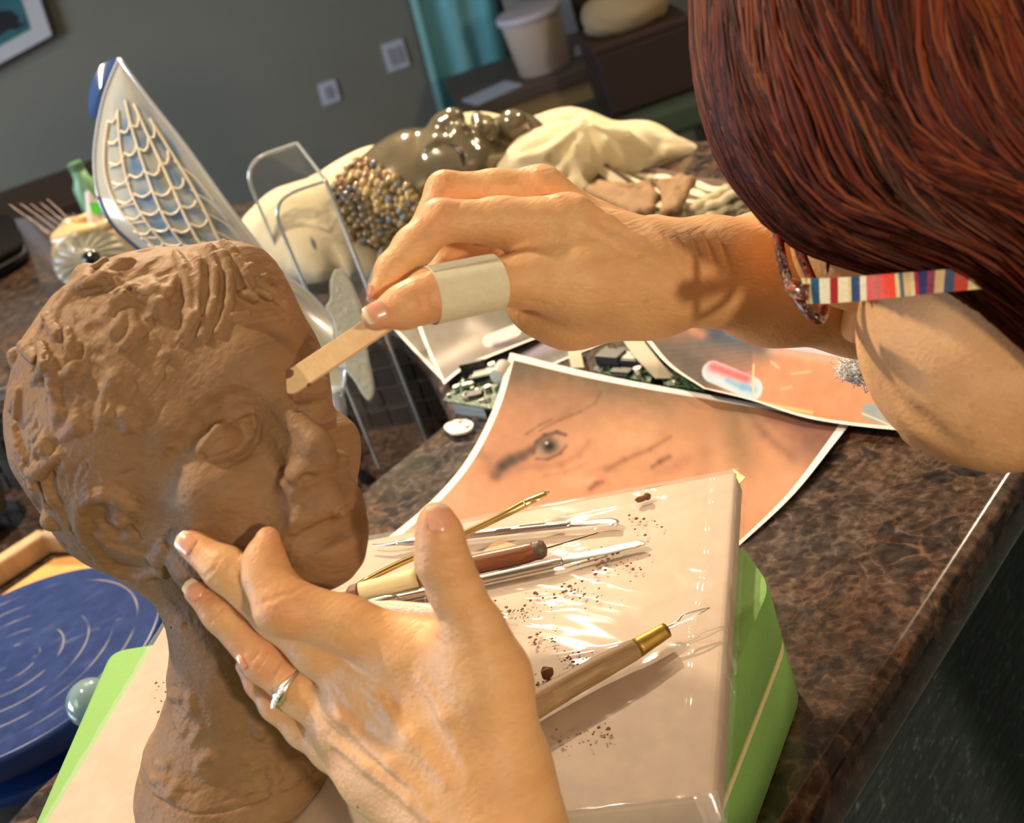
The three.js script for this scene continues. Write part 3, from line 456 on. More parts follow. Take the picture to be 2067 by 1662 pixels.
{ // trunk and upper arms, outside the picture, that the arms grow from
  const sh = (a) => V(...a), hips = V(0.62, 0.75, -0.28), chest = V(0.50, 1.06, -0.30);
  trunk.cap(hips, chest, 0.15, 0.15, 0.05); trunk.cap(V(0.52, 1.13, -0.50), V(0.50, 1.13, -0.12), 0.06, 0.06, 0.05); trunk.cap(V(0.42, 1.20, -0.33), V(0.50, 1.12, -0.30), 0.05, 0.09, 0.05);
  trunk.cap(V(0.53, 1.13, -0.52), at(2250, 640, 0.82), 0.055, 0.042, 0.02); trunk.cap(V(0.50, 1.12, -0.11), V(0.2, 1.03, -0.12), 0.055, 0.042, 0.02); trunk.cap(V(0.2, 1.03, -0.12), at(1090, 2080, 0.50), 0.042, 0.029, 0.02);
}
const pts3 = (l) => l.map(([x, y, d]) => at(x, y, d));
const flush = pts3([[755, 635, 0.57], [870, 440, 0.59], [890, 385, 0.61], [1110, 380, 0.62], [545, 1080, 0.555], [380, 1095, 0.57], [395, 1195, 0.575], [570, 1222, 0.545], [885, 1050, 0.515], [535, 1335, 0.575], [490, 1345, 0.595], [870, 600, 0.57]]);
const skinColor = (p) => { let f = 0; for (const q of flush) f = Math.max(f, 1 - p.distanceTo(q) / 0.02); f = f > 0 ? f : 0; const n = fbm(p.x * 30, p.y * 30, p.z * 30, 3) - 0.5; return [1 + n * 0.1, 1 - f * 0.15 + n * 0.18, 1 - f * 0.12 + n * 0.2]; };
const person = thing('person', 'woman with long dark red hair and striped glasses bending over the clay head', 'person', V(0.5, 0.9, -0.3));
{
  const hand = (F, h) => F.mesh(h, { color: skinColor, slop: 0.008 });
  part('body', mergeGeometries([hand(rightArm, 0.0011), hand(leftArm, 0.0011), hand(faceSkin, 0.002), trunk.mesh(0.008, { color: skinColor, slop: 0.03 })]), skinMat, person);
  const shirt = new Field(); shirt.cap(V(0.62, 0.72, -0.28), V(0.50, 1.04, -0.30), 0.165, 0.16, 0.05); shirt.cap(V(0.53, 1.10, -0.5), V(0.51, 1.10, -0.14), 0.07, 0.07, 0.05); part('shirt', shirt.mesh(0.008, { slop: 0.03 }), M(40, 44, 52, 0.9), person);
}
// finger nails: curved plates lying on the finger, found by sight line
function nail(F, px, py, dx, dy, len, wid, tip = 0.22) {
  const h = F.hit(px, py); if (!h) return; const e = at(px + dx * 0.02, py + dy * 0.02, h.d).sub(at(px, py, h.d)); const n = h.n, t = e.addScaledVector(n, -e.dot(n)).normalize(), b = n.clone().cross(t), s = h.d / FOC, L = len * s, W = wid * s, r = W * 0.62;
  const nu = 10, nv = 12, g = slab((u, v) => { const y = (v - 0.5) * L, sh = Math.sqrt(clamp(1 - Math.pow(Math.abs(v * 2 - 1), 5))), a = (u - 0.5) * 1.5 * sh; return h.p.clone().addScaledVector(t, y).addScaledVector(b, -Math.sin(a) * r).addScaledVector(n, (Math.cos(a) - 1) * r + 0.0006 + (v - 0.5) * (v > 0.5 ? -0.0012 : 0.0009)); }, nu, nv, 0.0005);
  const uv = g.attributes.uv, col = []; for (let i = 0; i < uv.count; i++) { const v = uv.getY(i) + (Math.abs(uv.getX(i) - 0.5) * 0.12), w = smooth(1 - tip - 0.03, 1 - tip + 0.03, v), c = srgb(lerp(226, 240, w), lerp(164, 222, w), lerp(138, 190, w)); col.push(c.r, c.g, c.b); }
  g.setAttribute('color', new THREE.Float32BufferAttribute(col, 3)); part('fingernail', g, nailMat, person);
}
nail(rightArm, 757, 630, -40, 20, 50, 46, 0.2); nail(rightArm, 748, 592, -20, 36, 40, 22, 0.2);
nail(leftArm, 887, 1045, -6, -40, 62, 54, 0.16); nail(leftArm, 372, 1096, -34, -22, 52, 46, 0.3); nail(leftArm, 390, 1190, -26, -24, 46, 38, 0.3); nail(leftArm, 487, 1338, -22, -22, 34, 22, 0.25);

// hair: a full cap and thousands of thin locks combed along it
const outline = [[1790, -560], [1600, -470], [1440, -330], [1396, -170], [1393, -20], [1402, 150], [1442, 305], [1520, 425], [1608, 500], [1735, 548], [1868, 592], [1962, 668], [2075, 770], [2200, 860]], inner = [[1800, -560], [1960, -540], [2070, -490], [2150, -420], [2200, -300], [2250, -180], [2300, -60], [2340, 40], [2370, 120], [2400, 200], [2430, 280], [2460, 360], [2490, 440], [2520, 520]];
const hc = (a) => new THREE.CatmullRomCurve3(a.map(([x, y]) => V(x, y, 0))), oc = hc(outline), ic = hc(inner);
function hairPoint(t, th, lift = 0) {   // t along the locks, th: 0 = outline, 90 degrees = nearest the camera
  const a = oc.getPoint(clamp(t)), b = ic.getPoint(clamp(t)), s = 1 - Math.cos(th), w = 0.62 * s, R = 0.105 * Math.sqrt(smooth(-0.01, 0.16, t));
  return at(lerp(a.x, b.x, w), lerp(a.y, b.y, w), lerp(0.585, 0.56, t) - R * Math.sin(th) - lift);
}
const hairTex = texture(512, (u, v) => { const s = fbm(u * 90, v * 5, 2, 4, 90), w = fbm(u * 14, v * 3, 8, 3, 14), l = clamp((s - 0.3) * 1.5); return [lerp(44, 104, l * w * 1.5), lerp(16, 40, l * w * 1.4), lerp(11, 24, l * w * 1.3)]; });
const hairMat = new THREE.MeshPhysicalMaterial({ map: hairTex, roughness: 0.5, bumpMap: texture(512, grey((u, v) => fbm(u * 110, v * 5, 3, 4, 110)), { colour: false }), bumpScale: 0.003 });
{
  const cap = slab((u, v) => hairPoint(v, lerp(-1.2, 3.9, u)), 90, 60, 0.004); cap.attributes.uv.needsUpdate = true;
  const hairPart = part('hair', cap, hairMat, person);
  const r = rng(77), geos = [], tones = [[60, 22, 14], [80, 29, 16], [100, 38, 20], [118, 50, 26], [70, 25, 15], [126, 66, 34], [48, 18, 12]];
  for (let i = 0; i < 7400; i++) {
    const th0 = i < 5400 ? lerp(-0.5, 1.9, Math.pow(r(), 0.9)) : lerp(1.8, 3.6, r()), t0 = r() * 0.88 - 0.1, ln = 0.16 + r() * 0.4, wob = (r() - 0.5) * 0.16, ph = r() * 6, cl = vnoise(th0 * 9, t0 * 2, 3), lift = 0.0006 + r() * 0.003 * (0.3 + cl), n = 9, pts = [];
    for (let j = 0; j <= n; j++) { const s = j / n, t = t0 + ln * s; if (t < 0 || t > 1) continue; pts.push(hairPoint(t, th0 + wob * s * s + Math.sin(ph + s * 5) * 0.022 + (vnoise(th0 * 5, t * 4, 9) - 0.5) * 0.34 + (vnoise(th0 * 14, t * 9, 19) - 0.5) * 0.09, lift * Math.sin(Math.PI * (0.12 + s * 0.85)))); }
    if (pts.length < 4) continue;
    const w = 0.0003 + r() * r() * 0.0008, g = tube(pts, pts.map((_, j) => w * (0.25 + Math.sin(Math.PI * (0.1 + 0.86 * j / (pts.length - 1))))), 4, { caps: false, flat: 0.5 });
    let k = tones[Math.floor(r() * tones.length)]; const gold = smooth(0.62, 0.8, vnoise(th0 * 4.2 + 3, t0 * 2.4, 17)); k = [lerp(k[0], 140, gold * 0.5), lerp(k[1], 80, gold * 0.5), lerp(k[2], 32, gold * 0.5)]; const c = srgb(...k), col = []; for (let q = 0; q < g.attributes.position.count; q++) col.push(c.r, c.g, c.b);
    g.setAttribute('color', new THREE.Float32BufferAttribute(col, 3)); geos.push(g);
  }
  const locks = mergeGeometries(geos); const m = part('hair_locks', locks, new THREE.MeshPhysicalMaterial({ vertexColors: true, roughness: 0.55, specularIntensity: 0.5 }), person); m.userData.kind = 'stuff';
}

// ---------------------------------------------------------------- green box, wrapped board
const boxDir = onY(1530, 1662, BAR).sub(onY(1620, 1410, BAR)).setY(0).normalize();
const boxB = onY(1620, 1410, BAR), boxA = onY(222, 1312, BOX_TOP), boxD = onY(68, 1662, BOX_TOP);
{
  const t = thing('storage_box', 'apple green box with a cream line round it under the wrapped board', 'box', V(-0.1, BAR, -0.6));
  const top = (p, y) => p.clone().setY(y), B1 = top(boxB, 0), far = onY(1497, 1093, BOX_TOP).setY(0), A = top(boxA, 0), D0 = top(boxD, 0), D = D0.clone().add(D0.clone().sub(A).multiplyScalar(0.45)), C = B1.clone().addScaledVector(boxDir, 0.36);
  const poly = roundPoly([A, far, B1, C, D], [0.012, 0.01, 0.012, 0.01, 0.01]);
  const green = new THREE.MeshPhysicalMaterial({ color: srgb(124, 170, 92), roughness: 0.6, bumpMap: tiled(FINE, 30), bumpScale: 0.0002 });
  part('box_base', boxUV(prism(poly, BAR + 0.0005, 0.958, 0.002)), green, t); part('lid', boxUV(prism(poly, 0.961, BOX_TOP - 0.0005, 0.003)), green, t);
  const cen = poly.reduce((s, p) => s.add(p), V()).multiplyScalar(1 / poly.length); part('edge_band', prism(poly.map((p) => cen.clone().lerp(p, 0.9975)), 0.9578, 0.9612), M(214, 204, 150, 0.6), t);
}
const bc = [[392, 1148], [1485, 945], [1440, 1600], [20, 1765]].map(([x, y]) => onY(x, y, BOARD));
const bq = quad(bc[0], bc[1], bc[2], bc[3]);
const boardThing = thing('modelling_board', 'flat board wrapped in clear plastic carrying the clay head and the tools', 'board', onY(800, 1350, BOX_TOP));
{
  const core = texture(512, (u, v) => { const n = fbm(u * 6, v * 6, 8, 5, 6) - 0.5, s = fbm(u * 50, v * 50, 18, 3, 50) - 0.5; return [184 + n * 30 + s * 14, 162 + n * 30 + s * 14, 142 + n * 30 + s * 14]; }, { repeat: [3, 3] });
  part('board', boxUV(prism(bc, BOX_TOP + 0.0005, BOARD - 0.0018, 0.003, 3)), new THREE.MeshPhysicalMaterial({ map: core, roughness: 0.6 }), boardThing);
  const film = new THREE.MeshPhysicalMaterial({ color: 0xffffff, transmission: 0.95, thickness: 0, roughness: 0.05, ior: 1.4, specularIntensity: 0.12 });
  const wr = (x, z) => { const a = x * 0.75 - z * 0.66, b = x * 0.66 + z * 0.75, w = fbm(a * 44 + fbm(a * 20, b * 20, 3, 2) * 2, b * 9, 4, 4), q = Math.abs(w - 0.5) * 2; return Math.pow(1 - q, 5) * 0.0009 * smooth(0.42, 0.6, fbm(x * 14, z * 14, 7, 3)) + fbm(a * 80, b * 12, 2, 2) * 0.0013; };
  const e = 0.03, cx0 = bc.reduce((s, p) => s.add(p), V()).multiplyScalar(0.25);
  const fn = (u, v) => { const U = lerp(-0.035, 1.035, u), W = lerp(-0.05, 1.05, v), p = bq(clamp(U), clamp(W)); const ou = U < 0 ? -U : U > 1 ? U - 1 : 0, ov = W < 0 ? -W : W > 1 ? W - 1 : 0, drop = Math.min(0.0185, ou * 0.36 * 1.5 + ov * 0.26 * 1.5); if (drop > 0) { const out = p.clone().sub(cx0).setY(0).normalize(); p.addScaledVector(out, 0.0008 + drop * 0.04 + vnoise(p.x * 160, p.y * 90, p.z * 160) * 0.0014); p.y = BOARD - drop; } else p.y = BOARD - 0.0015 + 0.0006 * (Math.exp(-(((U - 0.962 + (vnoise(W * 9, 3, 1) - 0.5) * 0.012) / 0.0035) ** 2)) + 0.7 * Math.exp(-(((W - 0.085 + U * 0.02) / 0.006) ** 2)) + 0.6 * Math.exp(-(((W - 0.66 + U * 0.1) / 0.006) ** 2)) * smooth(0.6, 0.75, U)) + wr(p.x, p.z) * smooth(0, 0.02, Math.min(U, 1 - U, W, 1 - W)); return p; };
  part('plastic_wrap', slab(fn, 330, 250, 0.0002), film, boardThing);
  // gathered wrap at the near right corner, tape at the far right one
  const K = bc[2], tail = (u, v) => { const b = at(1398 + u * 50, 1608 - u * 14, depthOf(K) - 0.002), q = at(1424 + u * 42, 1668 - u * 6, depthOf(K) - 0.02); return b.lerp(q, v).addScaledVector(UP, Math.sin(u * 11) * 0.002 * v); }; part('wrap_fold', slab(tail, 24, 12, 0.0003), film, boardThing);
  const T = bc[1], tape = [[1478, 944], [1504, 962], [1492, 975]].map(([x, y]) => onY(x, y, BOARD - 0.003)); part('tape', prism(tape, BOARD - 0.0042, BOARD - 0.0036), M(222, 214, 150, 0.5), boardThing);
}
// ---------------------------------------------------------------- modelling tools on the board
const onB = (x, y, h = 0.004) => onY(x, y, BOARD + h + 0.0004);
const steel = new THREE.MeshPhysicalMaterial({ color: srgb(196, 194, 190), metalness: 1, roughness: 0.28 }), dull = new THREE.MeshPhysicalMaterial({ color: srgb(170, 176, 172), metalness: 0.85, roughness: 0.45 }), brass = new THREE.MeshPhysicalMaterial({ color: srgb(214, 190, 130), metalness: 1, roughness: 0.22 });
const woodTex = (a, b, seed) => texture(256, (u, v) => { const g = fbm(u * 12, v * 3, seed, 4, 12), s = fbm(u * 60, v * 6, seed + 3, 2, 60); const t = clamp(g * 0.7 + s * 0.5); return [lerp(a[0], b[0], t), lerp(a[1], b[1], t), lerp(a[2], b[2], t)]; });
const onTube = (t) => tiled(t, 1, 20);
const redWood = new THREE.MeshPhysicalMaterial({ map: onTube(woodTex([78, 40, 24], [150, 90, 56], 3)), roughness: 0.35, clearcoat: 0.3 }), oldWood = new THREE.MeshPhysicalMaterial({ map: onTube(woodTex([112, 88, 62], [172, 142, 104], 9)), roughness: 0.6 }), corkMat = new THREE.MeshPhysicalMaterial({ map: onTube(woodTex([196, 180, 128], [232, 220, 176], 13)), roughness: 0.6 }), paleWood = new THREE.MeshPhysicalMaterial({ map: onTube(woodTex([206, 166, 118], [232, 196, 150], 19)), roughness: 0.65 });
const rod = (l, n = 24, rad = 14, opt = {}) => { const c = new THREE.CatmullRomCurve3(l.map((q) => onB(q[0], q[1], q[2]))), pts = [], r = [], fl = []; for (let i = 0; i <= n; i++) { const t = i / n, s = t * (l.length - 1), k = Math.min(l.length - 2, Math.floor(s)), f = s - k; pts.push(c.getPoint(t)); r.push(lerp(l[k][3], l[k + 1][3], f * f * (3 - 2 * f)) * 1e-3); fl.push(lerp(l[k][4] ?? 1, l[k + 1][4] ?? 1, f)); } return tube(pts, r, rad, { flat: fl, side: V(0, 1, 0), ...opt }); };
const tool = (name, label, px, py) => thing(name, label, 'tool', onB(px, py, 0), 'modelling tools on the board');
{
  let t = tool('spoon_tool', 'brass coloured double ended spoon tool lying across the other tools', 930, 1080);
  part('shaft', rod([[1062, 1016, 0.0135, 2.6], [1030, 1033, 0.0128, 2.4], [1000, 1048, 0.012, 2.1], [900, 1096, 0.009, 2.1], [790, 1146, 0.006, 2.1], [735, 1174, 0.0045, 1.7]]), brass, t); part('spoon_end', rod([[1058, 1018, 0.0136, 2.5, 1], [1068, 1013, 0.0138, 2.4, 0.9], [1082, 1006, 0.014, 3.2, 0.6], [1098, 998, 0.0142, 2.6, 0.5], [1110, 993, 0.0142, 0.5, 0.5]], 16), brass, t); part('spoon_end', rod([[738, 1172, 0.0045, 1.8, 1], [722, 1182, 0.004, 2.2, 0.6], [700, 1194, 0.003, 0.4, 0.5]], 12), brass, t);
  t = tool('knife_tool', 'thin steel knife tool with a rounded blade, second from the far edge of the board', 1000, 1075);
  part('shaft', rod([[1152, 1059, 0.003, 1.9], [1128, 1061, 0.003, 2.3], [1040, 1070, 0.003, 2.3], [930, 1082, 0.003, 2.4], [830, 1094, 0.003, 2.4], [800, 1097, 0.003, 1.4]]), steel, t); part('blade', rod([[1146, 1060, 0.003, 1.8, 0.8], [1180, 1057, 0.0028, 2.6, 0.3], [1225, 1053, 0.0024, 3.3, 0.2], [1240, 1055, 0.0022, 2.9, 0.2], [1247, 1060, 0.002, 1.0, 0.2]], 20), steel, t); part('point', rod([[804, 1096, 0.003, 1.6, 1], [790, 1099, 0.003, 1.2, 0.8], [752, 1101, 0.002, 0.9, 0.6]], 8), steel, t);
  t = tool('needle_tool', 'red brown wooden needle tool with a cream sleeve behind the thumb', 900, 1160);
  part('handle', rod([[1082, 1112, 0.006, 5.2], [1060, 1118, 0.006, 5.7], [960, 1140, 0.006, 5.8], [850, 1166, 0.006, 5.9]], 20), redWood, t); part('end_cap', rod([[1103, 1107, 0.006, 2.2], [1099, 1108, 0.006, 4.6], [1090, 1110, 0.006, 5.6], [1076, 1113, 0.006, 5.4]], 12), M(92, 74, 58, 0.5), t); part('needle', rod([[1100, 1108, 0.006, 0.5], [1205, 1076, 0.0065, 0.45], [1208, 1075, 0.0065, 0.1]], 6, 8), M(96, 78, 62, 0.35, { metalness: 0.8 }), t); part('sleeve', rod([[844, 1168, 0.006, 6.2], [780, 1184, 0.006, 6.2], [726, 1198, 0.006, 6.2]], 12), corkMat, t); part('end_ring', rod([[728, 1198, 0.006, 6.4], [712, 1202, 0.006, 6.2], [704, 1204, 0.006, 4.4]], 8), M(122, 76, 54, 0.5), t);
  t = tool('spatula_tool', 'long steel spatula tool with a dull flat blade, nearest of the metal tools', 1010, 1160);
  part('shaft', rod([[1136, 1134, 0.0032, 2.2], [1110, 1140, 0.0032, 2.6], [930, 1180, 0.003, 2.6], [800, 1208, 0.003, 2.6]]), steel, t); part('blade', rod([[1130, 1135, 0.0032, 2.4, 0.8], [1160, 1126, 0.003, 3.6, 0.3], [1230, 1111, 0.0024, 3.9, 0.22], [1285, 1099, 0.002, 3.5, 0.22], [1302, 1098, 0.002, 1.4, 0.22]], 20), dull, t); part('bulb_end', rod([[806, 1207, 0.003, 2.5], [775, 1214, 0.0036, 3.2], [748, 1221, 0.0036, 3.4], [736, 1224, 0.003, 1.2]], 12), steel, t);
  t = tool('wire_brush', 'pale handled brush with fine wire bristles under the thumb', 880, 1240);
  part('handle', rod([[742, 1232, 0.0066, 5.2], [800, 1236, 0.0068, 6.4], [880, 1242, 0.0066, 6.2], [940, 1243, 0.006, 4.6]], 16), new THREE.MeshPhysicalMaterial({ color: srgb(220, 188, 166), roughness: 0.4, bumpMap: onTube(FINE), bumpScale: 0.0005 }), t);
  { const r = rng(31), g = []; for (let i = 0; i < 26; i++) { const a = r() * 6.28, q = r(); g.push(rod([[936, 1243, 0.006, 0.22], [985, 1241 + Math.cos(a) * 6 * q, 0.006 + Math.sin(a) * 0.003 * q, 0.2], [1016 + r() * 10, 1239 + Math.cos(a) * 12 * q, 0.006 + Math.sin(a) * 0.004 * q, 0.12]], 4, 5)); } const b = part('bristles', mergeGeometries(g), steel, t); b.userData.kind = 'stuff'; }
  t = tool('loop_tool', 'wooden handled wire loop tool with a brass ferrule, alone on the near side', 1200, 1360);
  part('handle', rod([[1292, 1306, 0.0068, 4.6], [1270, 1317, 0.0068, 5.4], [1190, 1360, 0.0068, 6.2], [1080, 1424, 0.0068, 6.6], [960, 1500, 0.0068, 6.2], [900, 1538, 0.0068, 4]], 24), oldWood, t); part('ferrule', rod([[1284, 1310, 0.0068, 4.9], [1320, 1288, 0.0068, 4.3], [1346, 1272, 0.0068, 3.9]], 8), new THREE.MeshPhysicalMaterial({ color: srgb(164, 136, 66), metalness: 0.8, roughness: 0.45 }), t); part('wire_loop', mergeGeometries([rod([[1344, 1274, 0.007, 0.5], [1400, 1246, 0.008, 0.5], [1432, 1227, 0.008, 0.45]], 10, 8), rod([[1344, 1266, 0.0075, 0.5], [1366, 1256, 0.008, 0.5], [1378, 1242, 0.0085, 0.5], [1388, 1238, 0.0085, 0.5], [1432, 1227, 0.008, 0.45]], 20, 8)]), steel, t);
  t = tool('wooden_pick', 'thin pale wooden pick beside the cream sleeve', 780, 1172); part('stick', rod([[846, 1148, 0.002, 1.2, 0.7], [790, 1166, 0.002, 1.8, 0.6], [700, 1194, 0.002, 1.9, 0.6], [660, 1206, 0.002, 1.2, 0.6]], 12), paleWood, t);
  const w = [[972, 1112], [1006, 1084], [1046, 1100], [1040, 1112], [1000, 1122]].map(([x, y]) => onB(x, y, 0.004)); tag(mesh('clay_chip', prism(w, BOARD + 0.0003, BOARD + 0.004, 0.001), M(206, 168, 128, 0.7)), 'flat pale triangular chip between the knife tool and the needle tool', 'chip');
}
{ // crumbs of clay
  const r = rng(91), clods = [];
  const clod = (s, seed) => { const g = new THREE.IcosahedronGeometry(s, 1), p = g.attributes.position; for (let i = 0; i < p.count; i++) { const v = V().fromBufferAttribute(p, i), k = 0.6 + vnoise(v.x / s * 1.7 + seed, v.y / s * 1.7, v.z / s * 1.7) * 0.8; v.multiplyScalar(k); p.setXYZ(i, v.x, v.y, v.z); } g.computeVertexNormals(); return g; };
  const brown = M(112, 74, 52, 0.85);
  tag(mesh('clay_crumb', clod(0.0034, 2).translate(...onB(1104, 1358, 0.0022).toArray()), brown), 'largest clay crumb, lying just left of the loop tool handle', 'crumb', 'clay crumbs on the board');
  tag(mesh('clay_crumb', mergeGeometries([clod(0.0028, 5).scale(1.5, 0.7, 0.7).translate(...onB(1296, 1007, 0.0015).toArray()), clod(0.0024, 7).translate(...onB(1306, 1002, 0.002).toArray())]), brown), 'long clay crumb near the far edge of the board by the face print', 'crumb', 'clay crumbs on the board');
  const spots = [[1160, 1330, 60, 26, 30], [1090, 1380, 40, 30, 18], [1040, 1240, 120, 40, 40], [1150, 1200, 130, 40, 50], [1250, 1140, 120, 40, 40], [1090, 1285, 60, 30, 24], [1180, 1490, 110, 40, 24], [1240, 1110, 40, 20, 14], [330, 1400, 24, 60, 16], [1290, 1060, 60, 30, 14], [620, 1560, 60, 20, 10]];
  for (const [x, y, sx, sy, n] of spots) for (let i = 0; i < n; i++) { const g = (r() + r() + r() - 1.5) / 1.5, h = (r() + r() + r() - 1.5) / 1.5, s = 0.0003 + r() * r() * 0.0011; clods.push(clod(s, i).scale(1, 0.5, 1).translate(...onB(x + g * sx, y + h * sy, 0.0002).toArray())); }
  tag(mesh('crumb_scatter', mergeGeometries(clods), brown), 'fine brown clay crumbs scattered over the wrapped board', 'crumbs', null, 'stuff');
}
// ---------------------------------------------------------------- craft stick, tape, ring, glasses
{
  const h0 = bust.hit(588, 772), a = at(588, 772, h0.d - 0.004), b = at(868, 586, 0.590), dir = b.clone().sub(a), L = dir.length(); dir.normalize();
  let n = FW.clone().negate().addScaledVector(UP, 0.35); n.addScaledVector(dir, -n.dot(dir)).normalize(); const s = dir.clone().cross(n).negate(), W = 0.0052, sh = new THREE.Shape();
  for (let i = 0; i <= 12; i++) { const q = Math.PI / 2 + Math.PI * i / 12; i ? sh.lineTo(W + Math.cos(q) * W, Math.sin(q) * W) : sh.moveTo(W, W); } sh.lineTo(L, -W); sh.lineTo(L, W);
  const t = thing('craft_stick', 'flat wooden craft stick pinched between thumb and finger, tip on the brow of the bust', 'stick', a);
  const fix = basis(dir, n.clone().cross(dir), n, a), g2 = new THREE.ExtrudeGeometry(sh, { depth: 0.0016, bevelEnabled: true, bevelThickness: 0.0004, bevelSize: 0.0004, bevelOffset: -0.0004, bevelSegments: 2 }); g2.translate(-W, 0, -0.001); g2.applyMatrix4(fix);
  const tx = woodTex([220, 184, 138], [238, 210, 168], 29); tx.repeat.set(20, 60); part('stick', g2, new THREE.MeshPhysicalMaterial({ map: tx, roughness: 0.6 }), t);
  const smear = new THREE.SphereGeometry(0.0019, 10, 8); smear.scale(1.3, 1, 0.35); smear.applyMatrix4(basis(dir, n.clone().cross(dir), n, a.clone().addScaledVector(n, 0.001).addScaledVector(dir, 0.001).addScaledVector(n.clone().cross(dir), 0.0034))); part('clay_smear', smear, M(122, 84, 62, 0.8), t);
  const smear2 = new THREE.SphereGeometry(0.0011, 8, 6); smear2.applyMatrix4(basis(dir, n.clone().cross(dir), n, a.clone().addScaledVector(dir, 0.0055).addScaledVector(n.clone().cross(dir), -0.005))); part('clay_smear', smear2, M(122, 84, 62, 0.8), t);
}
{ // tape wound round the thumb
  const a = at(866, 598, 0.578), b = at(1003, 570, 0.5915), n = 14, pts = [], r = []; for (let i = 0; i <= n; i++) { pts.push(a.clone().lerp(b, i / n)); r.push((lerp(52.5, 50.5, i / n)) * 0.582 / FOC + 0.0013); }
  const g1 = tube(pts, r, 48, { caps: false, per: 6 }); for (let i = 0; i < pts.length; i++) r[i] -= 0.0012; const tex = texture(256, (u, v) => { const w = Math.sin(u * 6.283 * 40) * Math.sin(v * 6.283 * 40), m = fbm(u * 6, v * 6, 3, 4, 6) - 0.5; return [240 + w * 4 + m * 14, 234 + w * 4 + m * 14, 208 + w * 4 + m * 18]; });
  const tm = new THREE.MeshPhysicalMaterial({ map: tiled(tex, 1, 60), roughness: 0.7, bumpMap: tiled(FINE, 6, 200), bumpScale: 0.0002 });
  const t = thing('finger_bandage', 'cream cloth tape wound round the thumb that holds the stick', 'bandage', a);
  part('tape_wrap', mergeGeometries([g1, tube(pts.slice().reverse(), r, 48, { caps: false })]), tm, t);
  const seam = []; for (let i = 0; i <= 20; i++) seam.push(pts[0].clone().lerp(pts[n], i / 20)); const rr = (r[0] + 0.0012) + 0.0003, e = b.clone().sub(a).normalize(), up = UP.clone().addScaledVector(e, -UP.dot(e)).normalize(), fr = e.clone().cross(up).normalize(); if (fr.dot(FW) > 0) fr.negate();
  part('tape_end', slab((u, v) => { const q = 0.9 + u * 0.75; return a.clone().lerp(b, 0.02 + v * 0.96).addScaledVector(up, Math.sin(q) * rr).addScaledVector(fr, Math.cos(q) * rr); }, 12, 8, 0.0004), tm, t);
}
{ // ring on the left ring finger
  const c0 = at(590, 1384, 0.578), ax = at(690, 1462, 0.573).sub(at(535, 1335, 0.581)).normalize(), R = 45 * 0.578 / FOC; let n = FW.clone().negate(); n.addScaledVector(ax, -n.dot(ax)).normalize(); const m = ax.clone().cross(n).normalize();
  const t = thing('finger_ring', 'silver ring with small clear stones on the left hand', 'ring', c0), pts = [], r = [], silver = new THREE.MeshPhysicalMaterial({ color: srgb(215, 212, 206), metalness: 1, roughness: 0.25 });
  const N = 64, top = Math.atan2(at(568, 1408, 0.57).sub(c0).dot(m), at(568, 1408, 0.57).sub(c0).dot(n));
  for (let i = 0; i <= N; i++) { const a = i / N * 6.2832 + top; pts.push(c0.clone().addScaledVector(n, Math.cos(a) * R).addScaledVector(m, Math.sin(a) * R)); const d = Math.min(i, N - i) / N; r.push(0.0011 + 0.0020 * smooth(0.17, 0, d)); }
  part('band', tube(pts, r, 10, { caps: false }), silver, t);
  const gem = new THREE.IcosahedronGeometry(0.0014, 0), gm = new THREE.MeshPhysicalMaterial({ color: 0xffffff, metalness: 0.2, roughness: 0.05, clearcoat: 1 });
  for (let i = -3; i <= 3; i++) { const a = top + i * 0.17, g = gem.clone(); g.scale(1 - Math.abs(i) * 0.1, 1 - Math.abs(i) * 0.1, 1); g.translate(...c0.clone().addScaledVector(n, Math.cos(a) * (R + 0.0026)).addScaledVector(m, Math.sin(a) * (R + 0.0026)).toArray()); part('stone', g, gm, t); }
}
